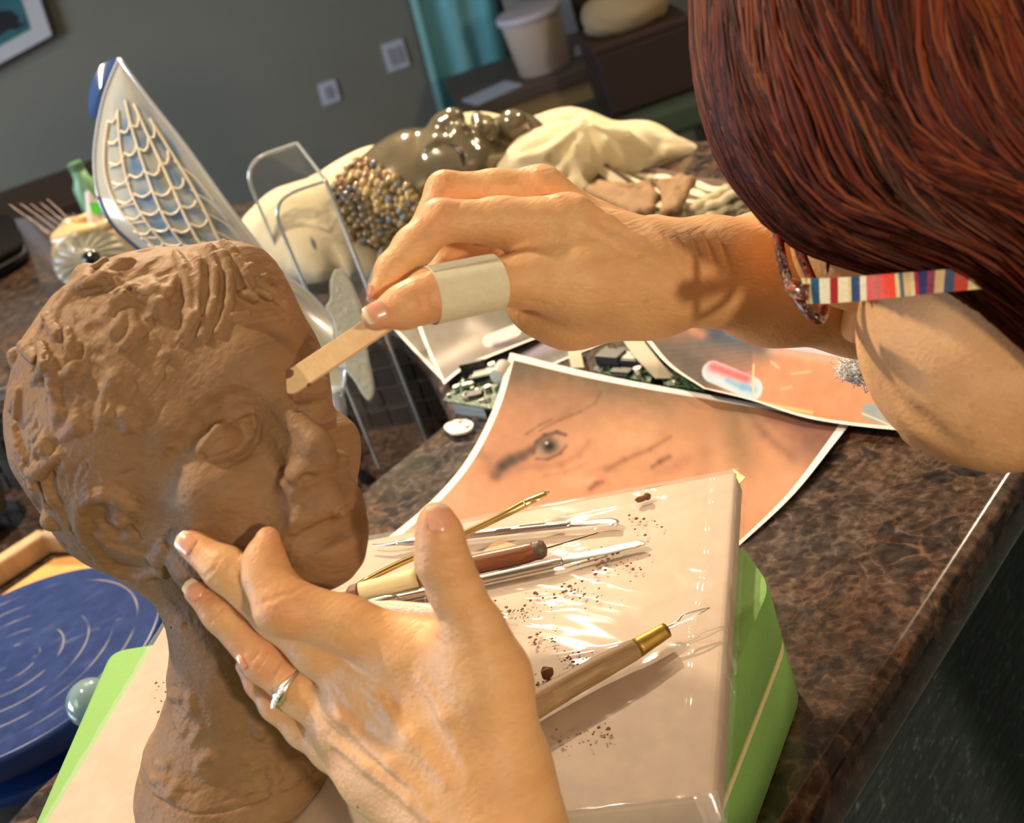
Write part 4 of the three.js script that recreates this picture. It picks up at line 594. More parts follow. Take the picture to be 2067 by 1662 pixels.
{ // glasses: striped arm, mottled rim, clear lens
  const t = thing('eyeglasses', 'glasses with a brightly striped arm and mottled brown rim', 'glasses', at(1640, 580, 0.53));
  const st = [[232, 210, 150], [196, 160, 96], [228, 206, 150], [36, 92, 128], [34, 84, 120], [236, 232, 204], [170, 40, 34], [240, 228, 190], [226, 206, 150], [46, 66, 106], [236, 220, 190], [214, 70, 30], [196, 84, 34], [236, 66, 20], [238, 70, 22], [228, 204, 150], [88, 96, 98], [218, 184, 128], [226, 206, 160], [188, 40, 54], [60, 58, 110], [150, 60, 90], [220, 190, 140], [60, 80, 120], [200, 60, 40], [226, 206, 150]];
  const wid = [8, 8, 10, 18, 0, 20, 14, 18, 6, 16, 12, 18, 8, 14, 16, 10, 10, 16, 10, 8, 16, 10, 12, 12, 16, 20], tot = wid.reduce((a, b) => a + b); 
  const tx = texture(512, (u, v) => { let q = (u + (v - 0.5) * 0.03) * tot, i = 0; while (i < wid.length - 1 && q > wid[i]) q -= wid[i++]; const n = (fbm(u * 60, v * 20, 3, 2, 60) - 0.5) * 26; return st[i].map((c) => c + n); });
  const A = [[1600, 585, 0.533], [1640, 588, 0.528], [1720, 584, 0.520], [1800, 577, 0.509], [1865, 571, 0.502], [1990, 560, 0.496]].map((q) => at(...q)), cv = new THREE.CatmullRomCurve3(A);
  part('temple_arm', slab((u, v) => cv.getPoint(lerp(0.12, 1, u)).addScaledVector(UP, (0.5 - v) * lerp(54, 42, u) * 0.515 / FOC).addScaledVector(RT, (v - 0.5) * 12 * 0.515 / FOC), 40, 6, 0.0024), new THREE.MeshPhysicalMaterial({ map: tx, roughness: 0.3, clearcoat: 0.6, clearcoatRoughness: 0.1 }), t);
  const mot = texture(256, (u, v) => { const n = fbm(u * 8, v * 8, 3, 4, 8), m = fbm(u * 20, v * 20, 13, 3, 20); return n > 0.55 ? [176, 70, 40] : m > 0.58 ? [150, 130, 120] : [74, 34, 30]; });
  const mm = new THREE.MeshPhysicalMaterial({ map: tiled(mot, 1, 40), roughness: 0.25, clearcoat: 0.7 });
  const rim = [[1568, 432, 0.566], [1572, 490, 0.562], [1588, 560, 0.556], [1616, 612, 0.550], [1650, 644, 0.548], [1664, 628, 0.558], [1650, 590, 0.574], [1620, 520, 0.584], [1600, 450, 0.588], [1588, 400, 0.584], [1574, 395, 0.574]].map((q) => at(...q)), rc = new THREE.CatmullRomCurve3(rim, true), rp = rc.getPoints(80);
  part('rim', tube(rp, 0.0022, 8, { caps: false }), mm, t); part('hinge', tube([at(1590, 572, 0.548), at(1612, 586, 0.534), at(1634, 590, 0.529)], [0.0030, 0.0042, 0.0040], 10, { flat: 0.8 }), mm, t);
  const cen = rp.reduce((s, p) => s.add(p), V()).multiplyScalar(1 / rp.length); part('lens', slab((u, v) => cen.clone().lerp(rc.getPoint(u), 0.001 + v * 0.99), 40, 3, 0.0004), new THREE.MeshPhysicalMaterial({ color: 0xffffff, transmission: 1, thickness: 0, roughness: 0.02, ior: 1.5 }), t);
  part('nose_pad', tube([at(1676, 505, 0.56), at(1672, 530, 0.556), at(1669, 552, 0.552)], [0.0006, 0.0009, 0.0006], 8), steel, t);
}

// ---------------------------------------------------------------- prints and circuit boards on the counter
function coons(top, bottom, left, right) {   // curves as lists of [px, py, height above the counter]; left and right run from top to bottom
  const w = (l) => new THREE.CatmullRomCurve3(l.map(([x, y, h]) => onY(x, y, BAR + h))), p = (l) => new THREE.CatmullRomCurve3(l.map(([x, y]) => V(x, y, 0)));
  const mk = ([T, B, L, R]) => (u, v) => { const t = T.getPoint(u), b = B.getPoint(u), l = L.getPoint(v), r = R.getPoint(v), c00 = T.getPoint(0), c10 = T.getPoint(1), c01 = B.getPoint(0), c11 = B.getPoint(1); return t.multiplyScalar(1 - v).addScaledVector(b, v).addScaledVector(l, 1 - u).addScaledVector(r, u).addScaledVector(c00, -(1 - u) * (1 - v)).addScaledVector(c10, -u * (1 - v)).addScaledVector(c01, -(1 - u) * v).addScaledVector(c11, -u * v); };
  return { world: mk([top, bottom, left, right].map(w)), page: mk([top, bottom, left, right].map(p)) };
}
function print(label, edges, border, ink, base = [200, 150, 120], size = 512, group) {   // a sheet of paper with a printed picture and a white margin
  const C = coons(...edges), A = new Uint8Array(size * size * 4), g = 65, P0 = []; for (let j = 0; j < g; j++) for (let i = 0; i < g; i++) P0.push(C.page(i / (g - 1), j / (g - 1)));
  const page = (u, v) => { const x = u * (g - 1), y = v * (g - 1), i = Math.min(g - 2, Math.floor(x)), j = Math.min(g - 2, Math.floor(y)), a = x - i, b = y - j, q = (k, m) => P0[(j + m) * g + i + k]; return [lerp(lerp(q(0, 0).x, q(1, 0).x, a), lerp(q(0, 1).x, q(1, 1).x, a), b), lerp(lerp(q(0, 0).y, q(1, 0).y, a), lerp(q(0, 1).y, q(1, 1).y, a), b)]; };
  for (let j = 0; j < size; j++) for (let i = 0; i < size; i++) {
    const u = (i + 0.5) / size, v = (j + 0.5) / size, o = (j * size + i) * 4; let c = [238, 234, 226];
    if (u > border && u < 1 - border && v > border * 1.3 && v < 1 - border * 1.3) { const [x, y] = page(u, v); c = base.slice(); for (const s of ink) { const [x0, y0, x1, y1, r, col, al, hard] = s, dx = x1 - x0, dy = y1 - y0, t = clamp(((x - x0) * dx + (y - y0) * dy) / (dx * dx + dy * dy || 1)), d = Math.hypot(x - x0 - dx * t, y - y0 - dy * t) / r, w = al * (hard ? smooth(1.08, 0.94, d) : Math.exp(-d * d * 1.4)); if (w > 0.004) for (let k = 0; k < 3; k++) c[k] = lerp(c[k], col[k], w); } const n = (fbm(x * 0.06, y * 0.06, 3, 4) - 0.5) * 16; c = c.map((q, k) => q * [0.9, 0.92, 0.96][k] + n); }
    A[o] = clamp(c[0], 0, 255); A[o + 1] = clamp(c[1], 0, 255); A[o + 2] = clamp(c[2], 0, 255); A[o + 3] = 255;
  }
  const t = new THREE.DataTexture(A, size, size); t.magFilter = THREE.LinearFilter; t.minFilter = THREE.LinearMipmapLinearFilter; t.generateMipmaps = true; t.colorSpace = THREE.SRGBColorSpace; t.needsUpdate = true;
  return tag(mesh('photo_print', slab((u, v) => C.world(u, v), 40, 40, 0.00022, V(0, 1, 0)), new THREE.MeshPhysicalMaterial({ map: t, roughness: 0.7, specularIntensity: 0.15 })), label, 'print', group);
}
const G = 'loose paper prints on the counter';
const ln = (p, r, col, al) => p.slice(1).map((q, i) => [...p[i], ...q, Array.isArray(r) ? lerp(r[0], r[1], i / (p.length - 1)) : r, col, al]);
const faceInk = [[1060, 730, 1300, 790, 96, [84, 78, 66], 0.95], [1280, 790, 1380, 810, 60, [128, 102, 80], 0.5], [1490, 800, 1510, 830, 60, [130, 106, 82], 0.6], [900, 1010, 800, 1090, 130, [226, 156, 124], 0.8], [1200, 900, 1400, 900, 140, [196, 142, 104], 0.6], [1130, 800, 1000, 930, 80, [168, 120, 90], 0.55], [1640, 900, 1700, 860, 60, [122, 84, 72], 0.9], [1560, 835, 1700, 900, 34, [132, 90, 76], 0.8], ...ln([[1500, 826], [1545, 880], [1600, 925], [1650, 950]], 12, [118, 84, 68], 0.4), [1470, 850, 1490, 930, 46, [128, 100, 74], 0.6], [1440, 920, 1470, 980, 40, [206, 152, 112], 0.5], [1570, 1000, 1620, 950, 50, [214, 160, 126], 0.5],
  ...ln([[1004, 962], [1016, 946], [1034, 934], [1056, 926]], [16, 12], [70, 56, 48], 0.7), ...ln([[1056, 926], [1074, 914], [1090, 902], [1110, 890]], [11, 6], [92, 70, 56], 0.55), ...ln([[1020, 960], [1060, 950], [1100, 944]], 9, [168, 118, 92], 0.5), ...ln([[1078, 918], [1084, 898], [1100, 884], [1124, 878], [1140, 884]], 5, [86, 60, 48], 0.75), ...ln([[1084, 932], [1106, 934], [1130, 922], [1142, 906]], 4, [126, 84, 66], 0.7), [1094, 912, 1126, 900, 15, [196, 166, 144], 0.55], [1108, 908, 1111, 906, 20, [66, 58, 52], 0.95], [1109, 907, 1109, 907, 9, [26, 24, 24], 0.95], [1103, 900, 1104, 900, 3.4, [226, 212, 196], 0.95],
  ...ln([[1090, 874], [1130, 852], [1170, 836], [1200, 818], [1212, 796]], [3, 6], [112, 80, 62], 0.55), ...ln([[1100, 862], [1140, 842], [1170, 820], [1190, 790]], 9, [150, 106, 80], 0.4), ...ln([[1064, 880], [1090, 862], [1112, 852]], 4, [126, 90, 68], 0.5), ...ln([[1090, 952], [1130, 946], [1166, 926], [1186, 900]], 8, [170, 114, 88], 0.5), ...ln([[1098, 968], [1140, 962], [1180, 944]], 5, [176, 116, 92], 0.4), ...ln([[950, 900], [985, 930], [1000, 960]], 14, [150, 106, 82], 0.4),
  ...ln([[1190, 996], [1200, 986], [1214, 982]], 8, [120, 70, 56], 0.6), ...ln([[1176, 974], [1196, 966], [1216, 972], [1226, 986]], 6, [204, 124, 100], 0.6), ...ln([[1190, 962], [1220, 952], [1240, 958]], 8, [176, 118, 90], 0.45), ...ln([[1222, 958], [1260, 936], [1310, 914], [1350, 888]], [8, 5], [146, 98, 74], 0.6), ...ln([[1314, 952], [1330, 940], [1348, 930]], [6, 9], [110, 78, 64], 0.55), ...ln([[1330, 960], [1362, 950], [1390, 930]], 14, [176, 116, 94], 0.5), [1150, 980, 1190, 975, 16, [232, 164, 132], 0.5], [1180, 830, 1290, 820, 26, [180, 132, 102], 0.4], [1240, 870, 1300, 860, 40, [214, 158, 116], 0.5], [1260, 900, 1300, 890, 20, [222, 168, 128], 0.4], ...ln([[1400, 860], [1420, 920], [1410, 980]], 22, [168, 120, 90], 0.4)];
print('large print of a face in close up lying half under the board', [[[1030, 712, 0.034], [1200, 754, 0.018], [1450, 801, 0.004], [1720, 850, 0.003]], [[740, 1120, 0.001], [1000, 1200, 0.001], [1250, 1200, 0.001], [1474, 1118, 0.001]], [[1030, 712, 0.034], [994, 828, 0.018], [942, 928, 0.004], [868, 1014, 0.002], [740, 1120, 0.001]], [[1720, 850, 0.003], [1684, 896, 0.006], [1600, 1000, 0.004], [1474, 1118, 0.001]]], 0.022, faceInk, [204, 144, 106], 640, G);
const streaks = Array.from({ length: 16 }, (_, i) => [1340 + i * 4, 700 + i * 5, 1520, 690 + i * 4, 2, i % 2 ? [110, 100, 96] : [84, 92, 100], 0.5]);
print('print of pink and blue colour patches at the right, under the arm', [[[1300, 682, 0.02], [1440, 648, 0.01], [1600, 640, 0.003], [1900, 690, 0.003]], [[1420, 784, 0.016], [1510, 806, 0.012], [1640, 846, 0.010], [1840, 870, 0.008], [1990, 872, 0.006]], [[1300, 682, 0.02], [1350, 738, 0.02], [1420, 784, 0.016]], [[1900, 690, 0.003], [1960, 780, 0.003], [1990, 872, 0.006]]], 0.02,
  [[1330, 700, 1420, 760, 70, [104, 92, 80], 0.95], [1420, 670, 1540, 690, 44, [74, 84, 96], 0.95], [1400, 668, 1416, 676, 16, [206, 140, 108], 0.8], [1470, 676, 1500, 690, 10, [96, 118, 140], 0.8], ...streaks, [1560, 690, 1720, 716, 14, [196, 204, 226], 0.9, 1], [1560, 712, 1740, 740, 12, [226, 190, 178], 0.5], [1440, 752, 1520, 786, 22, [206, 222, 236], 0.95, 1], [1440, 742, 1510, 768, 13, [214, 96, 96], 0.85], [1500, 782, 1522, 790, 9, [118, 178, 214], 0.8], [1470, 770, 1500, 785, 6, [120, 180, 220], 0.7], [1524, 740, 1522, 800, 2, [240, 214, 160], 0.9, 1], [1500, 812, 1720, 856, 9, [224, 142, 96], 0.8], [1540, 815, 1640, 835, 4, [238, 206, 140], 0.8], [1760, 835, 1860, 862, 16, [150, 166, 170], 0.9, 1], [1745, 838, 1800, 860, 2, [240, 220, 180], 0.9], [1600, 760, 1640, 756, 3, [242, 190, 160], 0.8], [1560, 735, 1575, 748, 3, [242, 196, 170], 0.8], [1580, 790, 1600, 786, 3, [240, 190, 160], 0.7]], [214, 148, 112], 512, G);
const mono = [[860, 620, 1060, 640, 60, [110, 104, 92], 0.9], [870, 740, 960, 690, 20, [206, 190, 172], 0.9], [900, 760, 1040, 700, 14, [150, 138, 124], 0.8], [950, 660, 1000, 690, 22, [186, 172, 160], 0.9], [985, 690, 1040, 668, 12, [226, 214, 204], 0.95, 1], [1000, 700, 1060, 690, 8, [96, 84, 96], 0.8]];
print('grey print of a paper roll under the bandaged hand, corner down', [[[836, 640, 0.010], [960, 600, 0.010], [1130, 600, 0.008]], [[896, 776, 0.004], [940, 742, 0.014], [1000, 716, 0.012], [1140, 660, 0.004]], [[836, 640, 0.010], [862, 706, 0.006], [896, 776, 0.004]], [[1130, 600, 0.008], [1136, 630, 0.006], [1140, 660, 0.004]]], 0.028, mono, [142, 132, 118], 256, G);
print('grey print showing only its left margin behind the paper roll print', [[[740, 600, 0.002], [830, 570, 0.002], [1000, 560, 0.002]], [[894, 770, 0.002], [960, 700, 0.002], [1080, 640, 0.002]], [[740, 600, 0.002], [800, 670, 0.002], [894, 770, 0.002]], [[1000, 560, 0.002], [1040, 600, 0.002], [1080, 640, 0.002]]], 0.026, mono, [136, 126, 112], 256, G);
print('lilac grey print sticking out past the circuit boards', [[[930, 762, 0.001], [1020, 700, 0.001], [1180, 630, 0.001]], [[960, 800, 0.001], [1060, 760, 0.001], [1225, 690, 0.001]], [[930, 762, 0.001], [940, 780, 0.001], [960, 800, 0.001]], [[1180, 630, 0.001], [1200, 660, 0.001], [1225, 690, 0.001]]], 0.03, [[980, 750, 1130, 690, 16, [150, 138, 160], 0.8], [1060, 740, 1180, 690, 14, [112, 106, 100], 0.8]], [150, 142, 140], 256, G);
print('print with a white corner leaning on the cushion behind the fingers', [[[775, 470, 0.045], [840, 458, 0.045], [900, 450, 0.045]], [[735, 592, 0.003], [820, 586, 0.003], [900, 580, 0.003]], [[775, 470, 0.045], [757, 530, 0.022], [735, 592, 0.003]], [[900, 450, 0.045], [900, 515, 0.022], [900, 580, 0.003]]], 0.05, [[780, 560, 900, 560, 40, [120, 108, 98], 0.8]], [140, 126, 112], 128, G);
print('small grey print with a white edge under the clay scraps', [[[1170, 420, 0.001], [1210, 404, 0.001], [1250, 396, 0.001]], [[1200, 482, 0.001], [1250, 462, 0.001], [1292, 446, 0.001]], [[1170, 420, 0.001], [1184, 450, 0.001], [1200, 482, 0.001]], [[1250, 396, 0.001], [1272, 420, 0.001], [1292, 446, 0.001]]], 0.05, [[1200, 420, 1290, 450, 30, [104, 100, 96], 0.8]], [126, 120, 112], 128, G);
const pcbMap = texture(256, (u, v) => { const n = fbm(u * 10, v * 10, 5, 3, 10), tr = (Math.abs((u * 16 + n) % 1 - 0.5) < 0.06 || Math.abs((v * 13 + n) % 1 - 0.5) < 0.06) ? 1 : 0, pad = hash3(Math.floor(u * 40), Math.floor(v * 40), 3) > 0.86 && (u * 40 % 1) > 0.25 && (v * 40 % 1) > 0.25 ? 1 : 0; return pad ? [196, 190, 160] : [lerp(16, 40, tr), lerp(62, 104, tr), lerp(46, 70, tr)]; });
const pcbMat = new THREE.MeshPhysicalMaterial({ map: pcbMap, roughness: 0.3, clearcoat: 0.5 }), chipMat = M(26, 26, 30, 0.4), tin = new THREE.MeshPhysicalMaterial({ color: srgb(200, 196, 186), metalness: 0.9, roughness: 0.3 }), paperMat = M(222, 214, 198, 0.7), gold = new THREE.MeshPhysicalMaterial({ color: srgb(214, 178, 96), metalness: 1, roughness: 0.3 });
function circuit(label, px, h, comps) {   // corner pixels, height, components [u, v, length, width, height, kind]
  const c = px.map(([x, y]) => onY(x, y, BAR + h)), t = thing('circuit_board', label, 'circuit board', c[0].clone(), 'circuit boards among the prints'), q = quad(...c);
  const X = c[1].clone().sub(c[0]).normalize(), Z = c[3].clone().sub(c[0]); Z.addScaledVector(X, -Z.dot(X)).normalize();
  part('board', slab(q, 4, 4, 0.0018, V(0, 1, 0)), pcbMat, t);
  for (const [u, v, l, w, hh, kind] of comps) {
    const o = q(u, v), put = (g, y) => g.applyMatrix4(basis(X, V(0, 1, 0), X.clone().cross(V(0, 1, 0)), o.clone().setY(o.y + y)));
    if (kind === 'capacitor') part('capacitor', put(new THREE.CylinderGeometry(l / 2, l / 2, hh, 14), hh / 2), tin, t);
    else if (kind === 'crystal') part('crystal', put(new RoundedBoxGeometry(l, hh, w, 2, Math.min(hh, w) * 0.45), hh / 2), tin, t);
    else if (kind === 'pins') for (let i = 0; i < 4; i++) part('pin', put(new THREE.BoxGeometry(0.0007, hh, 0.0007).translate((i - 1.5) * 0.0026, 0, 0), hh / 2), gold, t);
    else { part(kind === 'connector' ? 'connector' : 'chip', put(new RoundedBoxGeometry(l, hh, w, 1, 0.0004), hh / 2 + 0.0006), chipMat, t); if (kind === 'label') part('sticker', put(new THREE.BoxGeometry(l * 0.72, 0.0002, w * 0.6), hh + 0.0008), paperMat, t); const legs = []; if (kind !== 'connector') { for (let i = 0; i < 8; i++) for (const s of [-1, 1]) legs.push(new THREE.BoxGeometry(l * 0.05, 0.0012, 0.0016).translate((i - 3.5) * l * 0.115, 0, s * (w / 2 + 0.0006))); part('chip_legs', put(mergeGeometries(legs), 0.001), tin, t); } }
  }
  { const r = rng(px[0][0]), s = []; for (let i = 0; i < 26; i++) { const o = q(0.06 + r() * 0.88, 0.06 + r() * 0.88), l = 0.001 + r() * 0.0022, g = new THREE.BoxGeometry(l, 0.0012 + r() * 0.0012, 0.001 + r() * 0.002); g.applyMatrix4(basis(X, V(0, 1, 0), X.clone().cross(V(0, 1, 0)), o.clone().setY(o.y + 0.0011))); s.push(g); } part('solder_parts', mergeGeometries(s), tin, t).userData.kind = 'stuff'; }
  return t;
}
circuit('green circuit board with a tall black connector by the sink edge', [[940, 758], [1030, 738], [1000, 826], [894, 808]], 0.016, [[0.55, 0.25, 0.026, 0.016, 0.006, 'label'], [0.28, 0.12, 0.022, 0.004, 0.014, 'connector'], [0.3, 0.5, 0.013, 0.006, 0.005, 'crystal'], [0.55, 0.75, 0.013, 0.010, 0.003, 'chip'], [0.12, 0.62, 0.006, 0, 0.005, 'capacitor'], [0.75, 0.6, 0.006, 0, 0.005, 'capacitor'], [0.68, 0.1, 0.007, 0, 0.009, 'capacitor'], [0.06, 0.85, 0.004, 0.003, 0.003, 'crystal'], [0.42, 0.88, 0.006, 0.004, 0.002, 'chip'], [0.8, 0.85, 0.006, 0.004, 0.002, 'chip']]);
{ const c = [[925, 808], [1000, 790], [985, 850], [920, 836]].map(([x, y]) => onY(x, y, BAR)); tag(mesh('connector_block', boxUV(prism(c, BAR, BAR + 0.0135, 0.001)), M(150, 156, 158, 0.5)), 'pale grey socket block carrying the green circuit board', 'connector'); }
circuit('circuit board with a white stickered chip beyond the face print', [[1222, 700], [1330, 706], [1312, 772], [1198, 748]], 0.012, [[0.66, 0.5, 0.026, 0.018, 0.007, 'label'], [0.28, 0.62, 0.024, 0.014, 0.01, 'connector'], [0.4, 0.2, 0.02, 0.008, 0.003, 'chip'], [0.15, 0.08, 0.01, 0.003, 0.03, 'pins'], [0.8, 0.88, 0.007, 0, 0.008, 'capacitor'], [0.08, 0.35, 0.007, 0.006, 0.004, 'crystal'], [0.5, 0.9, 0.02, 0.008, 0.003, 'chip'], [0.92, 0.62, 0.004, 0, 0.005, 'capacitor']]);
circuit('dark green circuit board edge beside the pink and blue print', [[1310, 700], [1345, 730], [1430, 790], [1340, 776]], 0.006, [[0.3, 0.4, 0.01, 0.006, 0.003, 'chip'], [0.6, 0.6, 0.005, 0, 0.004, 'capacitor'], [0.2, 0.15, 0.006, 0.004, 0.003, 'crystal']]);
{
  const ribbon = texture(128, (u) => { const s = Math.abs((u * 14) % 1 - 0.5) < 0.1 ? -14 : 0; return [206 + s, 198 + s, 178 + s]; }), rm = new THREE.MeshPhysicalMaterial({ map: ribbon, roughness: 0.5 });
  const rib = (label, l, w) => { const c = new THREE.CatmullRomCurve3(l.map(([x, y, h]) => onY(x, y, BAR + h))); tag(mesh('ribbon_cable', slab((u, v) => c.getPoint(v).addScaledVector(RT, (u - 0.5) * w), 6, 24, 0.0008), rm), label, 'cable', 'flat ribbon cables'); };
  rib('flat grey ribbon cable running down beside the pink and blue print', [[1270, 660, 0.01], [1282, 692, 0.022], [1310, 728, 0.02], [1344, 764, 0.008]], 0.017); rib('short grey ribbon cable showing at the top edge of the face print', [[1158, 690, 0.012], [1160, 712, 0.018], [1166, 742, 0.014]], 0.011);
  const br = (px) => px.map(([x, y]) => onY(x, y, BAR + 0.008)), o = br([[892, 858], [902, 848], [940, 842], [956, 850], [946, 866], [910, 872]]), s = new THREE.Shape(roundPoly(o, 0.006, 4).map((p) => new THREE.Vector2(p.x, -p.z))); for (const [x, y, r] of [[903, 860, 0.0026], [928, 848, 0.0028], [942, 858, 0.0026], [922, 862, 0.0014]]) { const p = onY(x, y, BAR + 0.008), h = new THREE.Path(); h.absarc(p.x, -p.z, r, 0, 6.2832, true); s.holes.push(h); }
  const bg = new THREE.ExtrudeGeometry(s, { depth: 0.0016, bevelEnabled: true, bevelThickness: 0.0003, bevelSize: 0.0003, bevelSegments: 1, curveSegments: 10 }); bg.rotateX(-Math.PI / 2); bg.translate(0, BAR + 0.004, 0); tag(mesh('bracket', mergeGeometries([bg, boxUV(prism(br([[906, 850], [936, 846], [940, 838], [914, 840]]), BAR, BAR + 0.0042))].map((g) => { g.deleteAttribute('uv'); return g; })), M(226, 220, 206, 0.4)), 'white bracket plate with round holes at the inner counter corner', 'bracket');
  const cp = [[1022, 742, 0.012], [1006, 764, 0.010]].map(([x, y, h]) => onY(x, y, BAR + h + 0.014)), pts = [], rr = []; for (let i = 0; i <= 40; i++) { pts.push(cp[0].clone().lerp(cp[1], i / 40)); rr.push(0.0085 + Math.sin(i * 1.57) * 0.0006); } tag(mesh('ribbed_plug', tube(pts, rr, 20), M(214, 210, 200, 0.4)), 'small white ribbed plug at the corner of the face print', 'plug');
}
// ---------------------------------------------------------------- cushion, glazed mask, cloths, clay scraps
const clothTex = texture(256, (u, v) => { const w = (Math.sin(u * 6.283 * 48) + Math.sin(v * 6.283 * 48)) * 3, n = (fbm(u * 8, v * 8, 3, 4, 8) - 0.5) * 12; return [214 + w + n, 200 + w + n, 166 + w + n]; }, { repeat: [10, 10] });
const cream = new THREE.MeshPhysicalMaterial({ map: clothTex, roughness: 0.85, sheen: 0.3, bumpMap: tiled(FINE, 12), bumpScale: 0.0008 });
{
  const F = new Field();
  F.chain([P(528, 470, 1.66, 44), P(610, 470, 1.64, 84), P(760, 430, 1.68, 118), P(950, 345, 1.74, 104), P(1150, 298, 1.80, 66), P(1300, 300, 1.78, 40), P(1405, 308, 1.75, 18)], 0.03);
  F.chain([P(590, 470, 1.625, 72), P(630, 510, 1.595, 38), P(651, 545, 1.575, 9)], 0.04); F.chain([P(700, 500, 1.61, 44), P(735, 528, 1.585, 24), P(752, 540, 1.575, 10)], 0.03);
  F.stroke([[628, 482], [634, 494], [638, 504]], 3.6, 0.5, 0.002, true, 0.2); F.stroke([[680, 360], [760, 310], [830, 275]], 5, 2, 0.006);
  F.disp = (x, y, z) => (vnoise(x * 22, y * 22, z * 22) - 0.5) * 0.006;
  const t = thing('cushion', 'long cream cushion with a small slit, lying under the shiny mask', 'cushion', onY(900, 420, BAR)); part('cover', F.mesh(0.004, { slop: 0.03 }), cream, t); const sp = [[627, 478], [633, 492], [637, 504]].map(([x, y]) => F.hit(x, y, 1.2, 2.2)).filter(Boolean).map((h) => h.p); part('slit', tube(curve(sp, 16), Array.from({ length: 17 }, (_, i) => 0.0004 + 0.0021 * Math.sin(Math.PI * i / 16)), 8), M(96, 96, 100, 0.8), t);
  const C = new Field();
  C.chain([P(1010, 372, 1.56, 34), P(1080, 340, 1.57, 62), P(1140, 318, 1.585, 66), P(1180, 300, 1.60, 58)], 0.02); C.chain([P(1180, 300, 1.60, 56), P(1178, 262, 1.61, 24), P(1177, 240, 1.615, 6)], 0.018);
  C.chain([P(1180, 310, 1.60, 58), P(1270, 308, 1.63, 50), P(1350, 312, 1.65, 36), P(1425, 310, 1.66, 12)], 0.02); C.chain([P(1160, 380, 1.54, 20), P(1185, 385, 1.54, 14)], 0.01);
  for (const l of [[[1176, 244], [1150, 300], [1125, 350], [1112, 385]], [[1180, 244], [1215, 290], [1250, 330]], [[1160, 290], [1160, 340], [1180, 380]], [[1195, 255], [1260, 275], [1310, 300]], [[1290, 340], [1340, 310], [1410, 305]], [[1050, 320], [1100, 310], [1150, 270]]]) C.stroke(l, 10, 1, 0.008, false, 0.5);
  for (const l of [[[1170, 262], [1140, 312], [1110, 360]], [[1188, 262], [1200, 310], [1210, 345]], [[1148, 300], [1146, 350]], [[1230, 280], [1290, 320], [1310, 335]], [[1330, 330], [1390, 320]], [[1220, 330], [1250, 350]], [[1060, 352], [1100, 345]]]) C.stroke(l, 7, 1, 0.006, true, 0.4);
  C.disp = (x, y, z) => (vnoise(x * 34, y * 34, z * 34) - 0.5) * 0.006;
  tag(mesh('muslin_cloth', C.mesh(0.0032, { slop: 0.03 }), cream), 'cream muslin cloth bunched into a peak in front of the mask', 'cloth');
}
